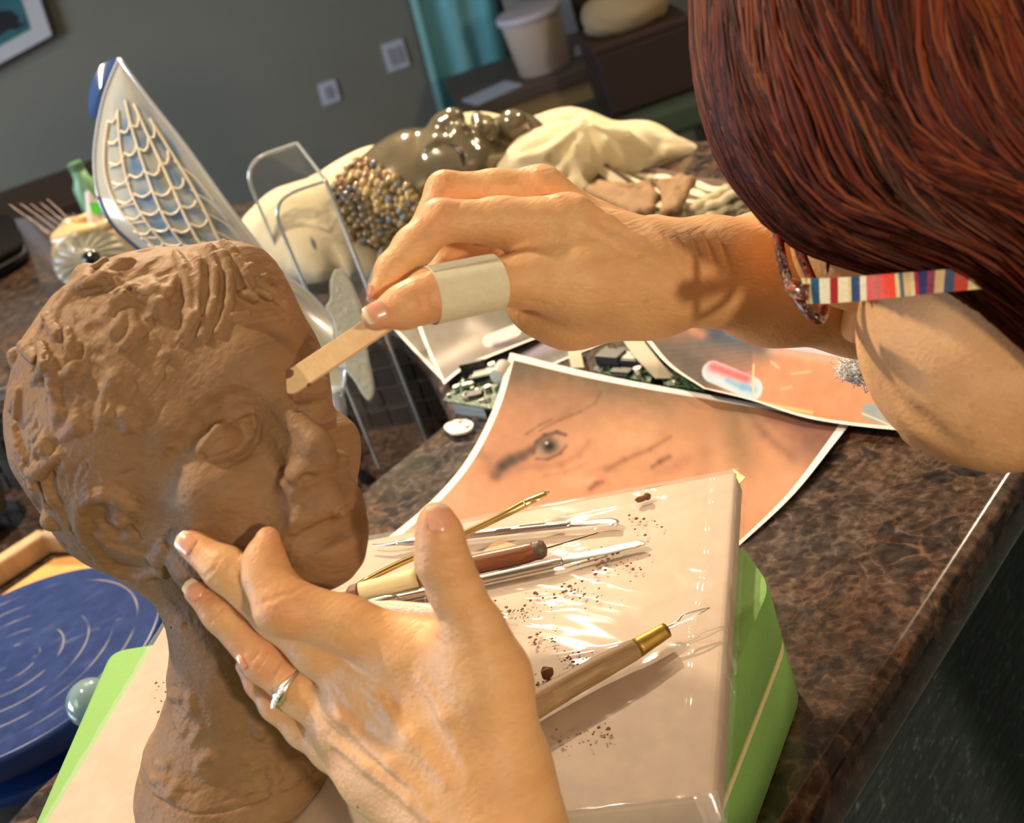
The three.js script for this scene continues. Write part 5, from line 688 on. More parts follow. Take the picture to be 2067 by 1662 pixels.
{
  const F = new Field();
  F.chain([P(772, 428, 1.62, 112), P(850, 385, 1.62, 116), P(955, 352, 1.62, 88), P(1030, 306, 1.62, 66), P(1052, 284, 1.61, 50)], 0.025);
  F.chain([P(800, 340, 1.60, 46), P(838, 306, 1.59, 34)], 0.015); F.chain([P(856, 290, 1.58, 20), P(896, 254, 1.57, 25), P(914, 243, 1.565, 26)], 0.007); F.ball(at(928, 264, 1.555), 20 * 1.55 / FOC, 0.005);
  F.chain([P(964, 241, 1.57, 15), P(968, 256, 1.558, 15)], 0.003); F.chain([P(982, 245, 1.57, 14), P(988, 258, 1.56, 14)], 0.003); F.ball(at(1036, 252, 1.575), 32 * 1.57 / FOC, 0.008); F.ball(at(945, 338, 1.57), 62 * 1.57 / FOC, 0.02); F.ball(at(1076, 284, 1.59), 28 * 1.57 / FOC, 0.01); F.ball(at(880, 290, 1.565), 20 * 1.57 / FOC, 0.012);
  F.ball(at(868, 312, 1.528), 24 * 1.54 / FOC, 0.02, true); F.ball(at(902, 326, 1.57), 46 * 1.56 / FOC, 0.02);
  F.stroke([[904, 290], [922, 297], [933, 312], [937, 336]], 4.4, 0.5, 0.002, true); F.stroke([[862, 296], [880, 284], [905, 282]], 7, 2, 0.006); F.stroke([[940, 262], [950, 262]], 5, 1, 0.004, true); F.stroke([[974, 238], [974, 262]], 4, 1, 0.003, true);
  const glaze = new THREE.MeshPhysicalMaterial({ map: texture(256, (u, v) => { const n = fbm(u * 8, v * 8, 5, 4, 8) - 0.5; return [112 + n * 40, 102 + n * 36, 80 + n * 30]; }, { repeat: [5, 5] }), roughness: 0.16, metalness: 0.08, clearcoat: 1, clearcoatRoughness: 0.04 });
  const t = thing('glazed_mask', 'shiny olive brown ceramic face with a cap of glass beads, lying on the cushion', 'mask', at(900, 360, 1.62)); part('face', F.mesh(0.0016, { slop: 0.02 }), glaze, t);
  const poly = [[676, 372], [706, 336], [742, 322], [792, 356], [850, 398], [842, 446], [800, 500], [742, 500], [694, 492], [668, 440]], inside = (x, y) => { let c = false; for (let i = 0, j = poly.length - 1; i < poly.length; j = i++) { const [a, b] = poly[i], [d, e] = poly[j]; if ((b > y) !== (e > y) && x < (d - a) * (y - b) / (e - b) + a) c = !c; } return c; };
  const r = rng(41), placed = [], sg = new THREE.SphereGeometry(0.0052, 18, 12), beads = [[168, 146, 100], [140, 122, 86], [186, 160, 108], [120, 122, 122], [156, 128, 80]].map((c) => new THREE.MeshPhysicalMaterial({ color: srgb(...c), metalness: 0.3, roughness: 0.18, iridescence: 0.5, clearcoat: 1, clearcoatRoughness: 0.03 }));
  for (let i = 0; i < 9000 && placed.length < 200; i++) { const x = 664 + r() * 190, y = 318 + r() * 186; if (!inside(x, y) || placed.some((p) => Math.hypot(p[0] - x, p[1] - y) < 11)) continue; const h = F.hit(x, y, 1.2, 2.2); if (!h) continue; placed.push([x, y]); const m = mesh('bead', sg, beads[Math.floor(r() * 5)], t), s = 0.8 + r() * 0.5; m.scale.setScalar(s); m.position.copy(h.p.addScaledVector(h.n, 0.0022)).sub(t.position); }
  const lash = [[904, 292], [920, 297], [931, 310], [936, 324], [937, 338]].map(([x, y]) => F.hit(x, y, 1.2, 2.2)).filter(Boolean).map((h) => h.p); if (lash.length > 2) part('lash_line', tube(curve(lash, 20), Array.from({ length: 21 }, (_, i) => 0.0004 + 0.0018 * Math.sin(Math.PI * i / 20)), 8), M(34, 28, 22, 0.3), t);
  const rim = [[740, 326], [790, 362], [846, 402], [858, 412]].map(([x, y]) => F.hit(x, y, 1.2, 2.2)).filter(Boolean).map((h) => h.p); if (rim.length > 2) part('hair_line', tube(curve(rim, 20), 0.003, 8), glaze, t);
}
{
  const stripes = texture(256, (u, v) => { const s = (u * 7 + (fbm(u * 6, v * 6, 3, 3, 6) - 0.5) * 0.1) % 1, w = (Math.sin(u * 800) + Math.sin(v * 800)) * 4; return s < 0.5 ? [228 + w, 216 + w, 186 + w] : [98 + w, 78 + w, 70 + w]; }), sm = new THREE.MeshPhysicalMaterial({ map: stripes, roughness: 0.9 });
  const t = thing('striped_towel', 'folded towel with brown and cream stripes under the clay scraps', 'towel', onY(1300, 420, BAR));
  const q = (l) => l.map(([x, y, h]) => onY(x, y, BAR + h)), A = q([[1080, 402, 0.004], [1250, 338, 0.004], [1524, 388, 0.004], [1300, 484, 0.004]]), f = quad(...A);
  part('cloth', slab((u, v) => { const p = f(u, v); p.y += 0.036 * Math.exp(-(((u - 0.5) / 0.16) ** 2)) * smooth(0.75, 0.1, v) + (vnoise(u * 9, v * 9, 2) - 0.5) * 0.008 + 0.004; return p; }, 60, 40, 0.003), sm, t);
  for (const l of [[[1352, 462, 0.01], [1400, 432, 0.016], [1450, 410, 0.02], [1500, 384, 0.024], [1530, 374, 0.02]], [[1390, 466, 0.006], [1450, 430, 0.012], [1500, 410, 0.012], [1540, 388, 0.012]], [[1450, 440, 0.004], [1500, 424, 0.006], [1545, 400, 0.004]], [[1368, 440, 0.018], [1420, 410, 0.022], [1470, 382, 0.02]]]) part('folded_edge', tube(curve(q(l), 30).map((p, i) => p.add(V(0, Math.sin(i * 1.1) * 0.0015, 0))), 0.0072, 10, { flat: 0.7 }), cream, t);
  const cm = new THREE.MeshPhysicalMaterial({ map: tiled(clayMap, 6), color: srgb(255, 255, 245), roughness: 0.8, bumpMap: tiled(FINE, 20), bumpScale: 0.001 }), H = 0.03;
  const scrap = (label, l, bump) => { const c = q(l), s = new Field(); for (let i = 0; i < c.length; i++) for (let j = i + 1; j < c.length; j++) s.cap(c[i], c[j], 0.0045, 0.0045, 0.004); const cc = c.reduce((a, p) => a.add(p), V()).multiplyScalar(1 / c.length); for (const p of c) s.cap(p.clone().lerp(cc, 0.1), cc, 0.005, 0.006 + bump, 0.004); s.disp = (x, y, z) => (fbm(x * 60, y * 60, z * 60, 3) - 0.5) * 0.005; tag(mesh('clay_scrap', boxUV(s.mesh(0.0016, { slop: 0.02 })), cm), label, 'clay scrap', 'clay scraps on the towel'); };
  scrap('long folded clay scrap lying to the left on the striped towel', [[1186, 386, H], [1210, 376, H], [1308, 376, H], [1322, 400, H], [1312, 424, H], [1286, 430, H], [1240, 408, H]], 0.002); scrap('fan shaped flat clay scrap at the right on the striped towel', [[1340, 374, H + 0.006], [1374, 362, H + 0.006], [1394, 368, H + 0.006], [1366, 422, H], [1344, 430, H]], 0);
}
{ const o = onY(205, 446, BAR), t = thing('green_bottle', 'small pale green bottle behind the eye pot', 'bottle', o), g = new THREE.LatheGeometry([[0, 0.001], [0.019, 0.001], [0.02, 0.02], [0.02, 0.062], [0.012, 0.076], [0.011, 0.09], [0, 0.09]].map((p) => new THREE.Vector2(...p)), 24); g.translate(o.x, o.y, o.z); part('bottle', g, M(150, 204, 158, 0.3), t); const k = new THREE.CylinderGeometry(0.012, 0.012, 0.012, 18); k.translate(o.x, o.y + 0.095, o.z); part('cap', k, M(96, 140, 110, 0.5), t); }
{ // tuft of white wool behind the cheek
  const r = rng(61), g = [], c = at(1752, 742, 0.80); for (let i = 0; i < 900; i++) { const a = r() * 6.28, b = Math.acos(r() * 2 - 1), q = 0.4 + r() * 0.6, d0 = V(Math.sin(b) * Math.cos(a), Math.cos(b), Math.sin(b) * Math.sin(a)), p = c.clone().addScaledVector(RT, d0.x * 0.018 * q).addScaledVector(UP, d0.y * 0.0105 * q).addScaledVector(FW, d0.z * 0.012 * q), l = []; for (let j = 0; j < 5; j++) { l.push(p.clone()); p.add(V((r() - 0.5), (r() - 0.5), (r() - 0.5)).multiplyScalar(0.006)); } g.push(tube(l, 0.00022 + r() * 0.00018, 4, { caps: false })); }
  const core = new THREE.SphereGeometry(1, 28, 20); { const p = core.attributes.position; for (let i = 0; i < p.count; i++) { const v = V().fromBufferAttribute(p, i), k = 0.72 + fbm(v.x * 1.5 + 5, v.y * 1.5, v.z * 1.5, 3) * 0.3; p.setXYZ(i, ...c.clone().addScaledVector(RT, v.x * 0.0155 * k).addScaledVector(UP, v.y * 0.0095 * k).addScaledVector(FW, v.z * 0.011 * k).toArray()); } core.computeVertexNormals(); }
  const t = thing('wool_tuft', 'tuft of greyish white wool between the forearm and the cheek', 'wool', c.clone()); part('tuft', core, M(236, 234, 228, 0.95), t); part('fibres', mergeGeometries(g), M(238, 236, 230, 0.8), t).userData.kind = 'stuff';
}
// ---------------------------------------------------------------- clear stand and glass wing
const acrylic = new THREE.MeshPhysicalMaterial({ color: 0xffffff, transmission: 0.97, thickness: 0.003, roughness: 0.015, ior: 1.47, attenuationColor: srgb(206, 222, 222), attenuationDistance: 0.12 });
{
  const top = 1.091, F0 = onY(658, 365, top), B0 = onY(600, 290, top), G0 = onY(543, 404, top), side = B0.clone().sub(F0), left = G0.clone().sub(F0), hgt = top - LOW;
  const t = thing('acrylic_stand', 'tall clear acrylic holder bent in a U, standing behind the glass wing', 'stand', F0.clone().setY(LOW)); const w = left.length(), e = left.clone().normalize(), n = side.clone().normalize();
  const panel = (o, wid, r) => { const s = new THREE.Shape(); s.moveTo(0, 0); s.lineTo(wid, 0); s.lineTo(wid, hgt - r); s.quadraticCurveTo(wid, hgt, wid - r, hgt); s.lineTo(0, hgt); s.lineTo(0, 0); const g = new THREE.ExtrudeGeometry(s, { depth: 0.0034, bevelEnabled: true, bevelThickness: 0.0004, bevelSize: 0.0004, bevelOffset: -0.0004, bevelSegments: 2, curveSegments: 10 }); g.applyMatrix4(basis(e, V(0, 1, 0), e.clone().cross(V(0, 1, 0)), o.clone().setY(LOW))); return g; };
  part('front_panel', panel(F0, w * 1.0, 0.03), acrylic, t); part('back_panel', panel(B0, w * 1.12, 0.034), acrylic, t);
  const edgeGlowMat = M(206, 212, 210, 0.12, { transmission: 0.35, thickness: 0.003, clearcoat: 1 }), outline = (o, wid, r) => { const m = basis(e, V(0, 1, 0), e.clone().cross(V(0, 1, 0)), o.clone().setY(LOW)), l = [[0.002, hgt], [wid - r, hgt]]; for (let i = 1; i <= 8; i++) { const q = i / 8; l.push([wid - r + r * 2 * q * (1 - q) + r * q * q, hgt - r * q * q]); } l.push([wid, hgt * 0.5], [wid, 0.004]); return tube(l.map(([x, y]) => V(x, y, 0.0017).applyMatrix4(m)), 0.0019, 8); };  // pale edge strips: light piped through the acrylic, put in as colour
  part('painted_edge_glow', outline(F0, w, 0.03), edgeGlowMat, t); part('painted_edge_glow', outline(B0, w * 1.12, 0.034), edgeGlowMat, t); part('painted_edge_glow', tube([F0, B0], 0.002, 8), edgeGlowMat, t); part('painted_edge_glow', tube([F0.clone().setY(LOW + 0.003), F0], 0.0021, 8), edgeGlowMat, t);
  const L = side.length(), sg = new RoundedBoxGeometry(L - 0.0045, hgt, 0.0034, 2, 0.0012); sg.applyMatrix4(basis(n, V(0, 1, 0), n.clone().cross(V(0, 1, 0)), F0.clone().lerp(B0, 0.5).setY(LOW + hgt / 2))); part('side_panel', sg, acrylic, t);
}
{
  const lp = [[240, 118], [213, 185], [196, 260], [190, 330], [199, 398], [224, 450], [276, 500], [370, 570], [500, 660], [600, 730], [668, 790]], rp = [[240, 118], [302, 202], [374, 294], [450, 400], [502, 470], [562, 545], [622, 592], [666, 642], [692, 700], [698, 750], [690, 800]];
  const cL = hc(lp), cR = hc(rp), D = 1.27, wing = (u, v, off = 0) => { const a = cL.getPoint(v), b = cR.getPoint(v), d = D + 0.05 * v - 0.02 * Math.sin(Math.PI * u) * Math.sin(Math.PI * Math.min(1, v * 1.1)) - off; return at(lerp(a.x, b.x, u), lerp(a.y, b.y, u), d); };
  const foot = onY(684, 930, LOW), t = thing('glass_wing', 'tall glass insect wing with pale veins and a blue tip behind the clay head', 'sculpture', foot);
  const wt = texture(512, (u, v) => { const b = fbm(u * 9, v * 15, 4, 3, 3), band = Math.sin(v * 70 + Math.sin(u * 22) * 1.2) * 0.5 + 0.5, k = smooth(0.12, 0.34, u) * smooth(0.97, 0.8, u) * smooth(0.06, 0.2, v) * smooth(0.62, 0.45, v), m = k * (0.35 + 0.65 * band) * (0.6 + b * 0.7); const base = [lerp(208, 212, v), lerp(212, 208, v), lerp(214, 186, v)], bb = smooth(0.42, 0.58, b), c = [lerp(150, 128, bb), lerp(156, 158, bb), lerp(130, 196, bb)]; const s = (fbm(u * 40, v * 8, 9, 3, 40) - 0.5) * 22, st = smooth(0.03, 0.008, Math.abs(u - 0.885 - Math.sin(v * 40) * 0.008)) * smooth(0.04, 0.1, v); return base.map((q, i) => lerp(lerp(q, c[i], m) + s, [196, 206, 250][i], st * 0.8)); });  // pale violet streak near the right edge: window reflection painted into the colour
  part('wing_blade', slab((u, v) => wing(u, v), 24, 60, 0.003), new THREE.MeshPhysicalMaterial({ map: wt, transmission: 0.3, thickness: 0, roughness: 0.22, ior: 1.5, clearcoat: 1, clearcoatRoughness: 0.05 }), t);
  const vm = M(226, 216, 196, 0.35, { clearcoat: 0.6 }), veins = [], us = [0.12, 0.26, 0.42, 0.58, 0.74];
  const vp = (u, v) => wing(clamp(u), clamp(v), 0.0015), line = (l, r) => veins.push(tube(curve(l, 22), r, 6)); us.forEach((u, i) => line(Array.from({ length: 9 }, (_, k) => { const v = lerp(0.10 + Math.abs(i - 2.4) * 0.03, 0.7, k / 8); return vp(u + (i - 2) * 0.02 * Math.sin(k * 0.8), v); }), 0.0014));
  for (let i = 0; i < 4; i++) for (let k = 0; k < 9; k++) { const v = 0.17 + k * 0.056 + (i % 2) * 0.02; line([vp(us[i] + 0.004, v + 0.004), vp(lerp(us[i], us[i + 1], 0.4), v + 0.006), vp(lerp(us[i], us[i + 1], 0.75), v - 0.008), vp(us[i + 1], v - 0.026)], 0.0012); } for (let k = 0; k < 6; k++) { const v = 0.24 + k * 0.06; line([vp(us[4], v), vp(0.86, v + 0.03), vp(0.9, v + 0.075)], 0.0007); line([vp(us[0], v), vp(0.2, v - 0.018), vp(us[1], v - 0.03)], 0.0007); }
  part('veins', mergeGeometries(veins), vm, t);
  const edge = (c, v0, v1, r, u) => tube(Array.from({ length: 30 }, (_, i) => wing(u, lerp(v0, v1, i / 29), 0.0005)), r, 8); const clear = new THREE.MeshPhysicalMaterial({ color: srgb(214, 224, 240), roughness: 0.08, transmission: 0.4, thickness: 0.003, clearcoat: 1 });
  part('wing_rim', mergeGeometries([edge(cL, 0, 0.4, 0.0016, 0), edge(cR, 0, 1, 0.0018, 1)]), clear, t); part('blue_rim', edge(cL, 0.4, 0.66, 0.0018, 0), M(34, 62, 118, 0.2, { clearcoat: 1 }), t);
  const tip = [[240, 118], [212, 126], [192, 150], [180, 186], [178, 222], [186, 238], [198, 236], [206, 205], [220, 165]].map(([x, y]) => V(x, y, 0)), tc = new THREE.CatmullRomCurve3(tip, true).getPoints(48), cen = tc.reduce((a, p) => a.add(p), V()).multiplyScalar(1 / tc.length); part('blue_tip', slab((u, v) => { const p = cen.clone().lerp(tc[Math.round(u * 48)], 0.02 + 0.98 * v); return at(p.x, p.y, D + 0.006 + 0.006 * v); }, 48, 5, 0.0025), M(46, 78, 140, 0.2, { clearcoat: 1 }), t);
  const fin = [[676, 546], [667, 570], [667, 604], [658, 622], [668, 640], [676, 662], [682, 735], [700, 750], [716, 770], [732, 796], [745, 810], [754, 800], [756, 780], [748, 738], [740, 690], [734, 640], [724, 606], [706, 562], [690, 545]].map(([x, y]) => at(x, y, 1.305)), fo = fin[0], sh = new THREE.Shape(new THREE.SplineCurve(fin.concat([fin[0]]).map((p) => new THREE.Vector2(p.clone().sub(fo).dot(RT), p.clone().sub(fo).dot(UP)))).getPoints(80));
  const fg = new THREE.ExtrudeGeometry(sh, { depth: 0.004, bevelEnabled: true, bevelThickness: 0.003, bevelSize: 0.003, bevelOffset: -0.003, bevelSegments: 5 }); fg.applyMatrix4(basis(RT, UP, FW.clone().negate(), fo)); part('tail_fin', fg, new THREE.MeshPhysicalMaterial({ color: srgb(226, 232, 222), transmission: 0.6, thickness: 0.006, roughness: 0.1, ior: 1.45, bumpMap: tiled(COARSE, 30), bumpScale: 0.002, clearcoat: 1 }), t);
  part('stem', tube(curve([wing(0.6, 0.97), at(686, 830, 1.34), at(684, 890, 1.40), foot.clone().add(V(0, 0.004, 0))], 24), [...Array(25)].map((_, i) => lerp(0.008, 0.006, i / 24)), 12), clear, t); const base = new THREE.LatheGeometry([[0, 0], [0.020, 0], [0.021, 0.003], [0.020, 0.007], [0.008, 0.011], [0, 0.011]].map((p) => new THREE.Vector2(...p)), 32); base.translate(foot.x, foot.y + 0.0003, foot.z); part('base', base, clear, t);
}
// ---------------------------------------------------------------- left side: eye pot, case, lower worktop things
{
  const o = at(200, 512, 1.80), t = thing('eye_pot', 'cream ceramic pot shaped like an eye with a black pupil and wire lashes', 'pot', o), s = 1.80 / FOC, look = FW.clone().negate().addScaledVector(RT, -0.12).addScaledVector(UP, 0.12).normalize(), ex = UP.clone().cross(look).normalize(), ey = look.clone().cross(ex);
  const body = new Field(); body.ell(o, ex, ey, look, [94 * s, 82 * s, 80 * s], 0.01); const mouth = at(200, 432, 1.79); body.ell(mouth, RT, UP, FW, [74 * s, 30 * s, 60 * s], 0.006, true); body.chain([P(112, 478, 1.78, 8), P(140, 452, 1.80, 8), P(190, 432, 1.83, 8), P(250, 436, 1.84, 9)], 0.01); body.chain([P(112, 484, 1.77, 9), P(160, 470, 1.745, 8), P(215, 454, 1.745, 8), P(262, 452, 1.76, 9)], 0.01);
  part('bowl', body.mesh(0.0022, { slop: 0.02 }), M(214, 196, 156, 0.3, { clearcoat: 0.6, clearcoatRoughness: 0.1, map: texture(128, (u, v) => { const n = fbm(u * 6, v * 6, 3, 4, 6); return [255, lerp(228, 250, n), lerp(190, 240, n)]; }) }), t);
  const ic = at(180, 522, 1.736), pos = [], idx = [], nr = 22, na = 120, fr = ey.clone(); for (let i = 0; i <= nr; i++) for (let k = 0; k < na; k++) { const q = i / nr, a = k / na * 6.2832, rg = Math.sin(a * 19 + q * 6) * 0.0011 * smooth(0.25, 0.5, q) * smooth(1, 0.85, q), p = ic.clone().addScaledVector(ex, Math.cos(a) * q * 78 * s).addScaledVector(fr, Math.sin(a) * q * 60 * s).addScaledVector(look, 0.010 * (1 - q * q) - 0.004 + rg); pos.push(p.x, p.y, p.z); } for (let i = 0; i < nr; i++) for (let k = 0; k < na; k++) { const a = i * na + k, b = i * na + (k + 1) % na; idx.push(a, a + na, b, b, a + na, b + na); }
  const ig = new THREE.BufferGeometry(); ig.setAttribute('position', new THREE.Float32BufferAttribute(pos, 3)); ig.setIndex(idx); ig.computeVertexNormals(); part('iris', ig, new THREE.MeshPhysicalMaterial({ color: srgb(140, 136, 118), roughness: 0.35, clearcoat: 0.5, side: THREE.DoubleSide }), t);
  const pg = new THREE.SphereGeometry(1, 24, 18); pg.scale(19 * s, 15 * s, 9 * s); pg.applyMatrix4(basis(ex, ey, look, at(184, 520, 1.716))); part('pupil', pg, M(12, 12, 18, 0.06, { clearcoat: 1 }), t);
  const wire = M(120, 104, 96, 0.4, { metalness: 0.6 }); for (const [x, y, X, Y] of [[18, 413, 128, 490], [40, 410, 140, 484], [62, 412, 152, 478], [82, 410, 160, 474], [95, 402, 168, 470], [146, 430, 184, 468], [60, 440, 120, 498], [98, 462, 132, 488], [196, 392, 204, 462], [210, 398, 216, 458]]) part('lash', tube([at(x, y, 1.80), at((x + X) / 2 + 2, (y + Y) / 2 + 1, 1.785), at(X, Y, 1.77)], [0.0005, 0.0007, 0.0008], 6), wire, t);
  const sl = thing('paper_sachet', 'folded white paper with a bright green square standing in the eye pot', 'paper', at(196, 460, 1.78)), pq = (l, d) => l.map(([x, y]) => at(x, y, d)), A = pq([[171, 390], [222, 402], [226, 470], [178, 470]], 1.79), f = quad(...A); part('sheet', slab((u, v) => f(u, v).addScaledVector(FW, -0.006 * Math.abs(Math.sin(u * 7))).addScaledVector(UP, v < 0.01 ? Math.sin(u * 9) * 0.004 : 0), 20, 10, 0.0006), M(232, 222, 226, 0.7), sl); const B = pq([[180, 408], [211, 411], [214, 431], [186, 432]], 1.781); part('green_square', slab(quad(...B), 6, 6, 0.0006), M(74, 200, 52, 0.6), sl);
}
{
  const c = [[-60, 470], [44, 470], [66, 530], [-80, 610]].map(([x, y]) => onY(x, y, BAR)); const t = thing('black_case', 'black zipped case lying at the left end of the counter', 'case', c[0].clone()); const pl = roundPoly(c, 0.03, 6), y1 = BAR + 0.036; part('lower_shell', boxUV(prism(pl, BAR + 0.0004, BAR + 0.017, 0.006, 4)), M(14, 14, 16, 0.85, { specularIntensity: 0.25 }), t); part('upper_shell', boxUV(prism(pl, BAR + 0.0186, y1, 0.008, 4)), M(14, 14, 16, 0.85, { specularIntensity: 0.25 }), t); const cc = c.reduce((a, p) => a.add(p), V()).multiplyScalar(0.25); part('zip', prism(pl.map((p) => cc.clone().lerp(p, 0.985)), BAR + 0.016, BAR + 0.0195), M(110, 112, 116, 0.4), t);
}
{
  const blue = texture(512, (u, v) => { const x = u - 0.5, y = v - 0.5, r = Math.hypot(x, y) * 2, a = Math.atan2(y, x), n = fbm(u * 30, v * 30, 3, 3), sc = fbm(u * 6 + 3, v * 50, 8, 3); let c = [28, 48, 100]; const ring = Math.min(...[0.2, 0.36, 0.53, 0.7, 0.86].map((q) => Math.abs(r - q))), w = smooth(0.009, 0.002, ring) * smooth(0.42, 0.6, fbm(Math.cos(a) * 2 + r * 3, Math.sin(a) * 2, 5, 3)); const spoke = smooth(0.012, 0.004, Math.abs(x * 0.35 + y * 0.94 + 0.02)) * (x < -0.1 ? 1 : 0.3) * smooth(0.4, 0.6, n); const k = Math.max(w, spoke, smooth(0.74, 0.84, sc) * 0.16); c = c.map((q, i) => lerp(q, [170, 158, 138][i], k * 0.8) + (n - 0.5) * 22); return c; });
  const c = onY(20, 1340, 0.84), R = c.distanceTo(onY(322, 1250, 0.84)), t = thing('banding_wheel', 'round blue turntable with scratched rings on the lower worktop', 'turntable', c.clone().setY(LOW));
  const bm = M(30, 62, 132, 0.35), disc = new THREE.CircleGeometry(R - 0.004, 72); disc.rotateX(-Math.PI / 2); disc.rotateY(0.5); disc.translate(c.x, 0.8402, c.z); part('wheel_head', disc, new THREE.MeshPhysicalMaterial({ map: blue, roughness: 0.7, specularIntensity: 0.35 }), t);
  const lathe = (l) => { const g = new THREE.LatheGeometry(l.map((p) => new THREE.Vector2(...p)), 72); g.translate(c.x, 0, c.z); return g; }; part('wheel_rim', lathe([[0, 0.814], [R - 0.006, 0.814], [R - 0.001, 0.818], [R, 0.826], [R, 0.834], [R - 0.0015, 0.8392], [R - 0.004, 0.84], [0, 0.8398]]), bm, t); part('pillar', lathe([[0.03, 0.776], [0.022, 0.79], [0.022, 0.8145]]), M(20, 22, 26, 0.5), t); part('foot', lathe([[0, LOW + 0.0005], [R * 0.85, LOW + 0.0005], [R * 0.87, 0.774], [R * 0.87, 0.786], [R * 0.82, 0.79], [0.03, 0.795], [0, 0.795]]), bm, t);
}
{
  const kp = ([[-80, 1262], [110, 1130], [300, 1105], [380, 1300], [-60, 1330]]).map(([x, y]) => onY(x, y, LOW)); const kt = texture(256, (u, v) => { const n = fbm(u * 8, v * 8, 3, 5, 8) - 0.5; return [206 + n * 30, 156 + n * 30, 92 + n * 26]; }, { repeat: [4, 4] }); tag(mesh('kraft_paper', boxUV(prism(kp, LOW + 0.0004, LOW + 0.0012)), new THREE.MeshPhysicalMaterial({ map: kt, roughness: 0.75 })), 'sheet of brown kraft paper beyond the blue turntable', 'paper');
  const wt = woodTex([150, 122, 92], [196, 168, 132], 33); wt.repeat.set(4, 4); const wm = new THREE.MeshPhysicalMaterial({ map: wt, roughness: 0.5 }), a = onY(-60, 1180, LOW + 0.02), b = onY(92, 1082, LOW + 0.02), c = onY(420, 1074, LOW + 0.02), t = thing('wooden_tray', 'light wooden tray edge lying in front of the mosaic tiles', 'tray', a.clone().setY(LOW)); const bar = (p, q) => { const d = q.clone().sub(p), L = d.length(); d.normalize(); const g = new RoundedBoxGeometry(L, 0.028, 0.02, 3, 0.005); g.applyMatrix4(basis(d, V(0, 1, 0), d.clone().cross(V(0, 1, 0)), p.clone().lerp(q, 0.5).setY(LOW + 0.0146))); return boxUV(g); }; part('rail', bar(a, b), wm, t); part('rail', bar(b, c), wm, t);
  const j = onY(-70, 1090, LOW), jt = thing('stoneware_jar', 'round grey jar cut off by the left edge, before the tiles', 'jar', j), jg = new THREE.LatheGeometry([[0, 0.001], [0.04, 0.001], [0.062, 0.02], [0.07, 0.05], [0.062, 0.085], [0.045, 0.1], [0.046, 0.108], [0.04, 0.108], [0.038, 0.1], [0, 0.02]].map((p) => new THREE.Vector2(...p)), 40); jg.translate(j.x, LOW, j.z); part('body', jg, M(112, 116, 108, 0.6, { bumpMap: FINE, bumpScale: 0.002 }), jt);
  const gb = onY(185, 1490, LOW), gt = thing('glass_globe', 'pale blue glass globe between the turntable and the green box', 'globe', gb.clone()); const gg = new THREE.SphereGeometry(0.036, 32, 24); gg.translate(gb.x, LOW + 0.037, gb.z); void gt; const gp = at(186, 1420, 1.02), g2 = new THREE.SphereGeometry(0.019, 32, 24); g2.translate(gp.x, gp.y, gp.z); part('globe', g2, new THREE.MeshPhysicalMaterial({ color: srgb(170, 206, 214), transmission: 0.55, thickness: 0.03, roughness: 0.1, clearcoat: 1 }), gt); part('stalk', tube([V(gp.x, LOW + 0.001, gp.z), V(gp.x, gp.y - 0.017, gp.z)], [0.012, 0.006], 16), new THREE.MeshPhysicalMaterial({ color: srgb(170, 206, 214), transmission: 0.4, thickness: 0.01, roughness: 0.15 }), gt);
  const d = onY(14, 1648, LOW), lt = thing('metal_lid', 'small grey metal lid on the lower worktop at the bottom left', 'lid', d); const lg = new THREE.LatheGeometry([[0, 0.012], [0.02, 0.011], [0.030, 0.007], [0.033, 0.0005], [0, 0.0005]].map((p) => new THREE.Vector2(...p)), 40); lg.translate(d.x, LOW, d.z); part('dome', lg, M(116, 122, 118, 0.35, { metalness: 0.5 }), lt);
}
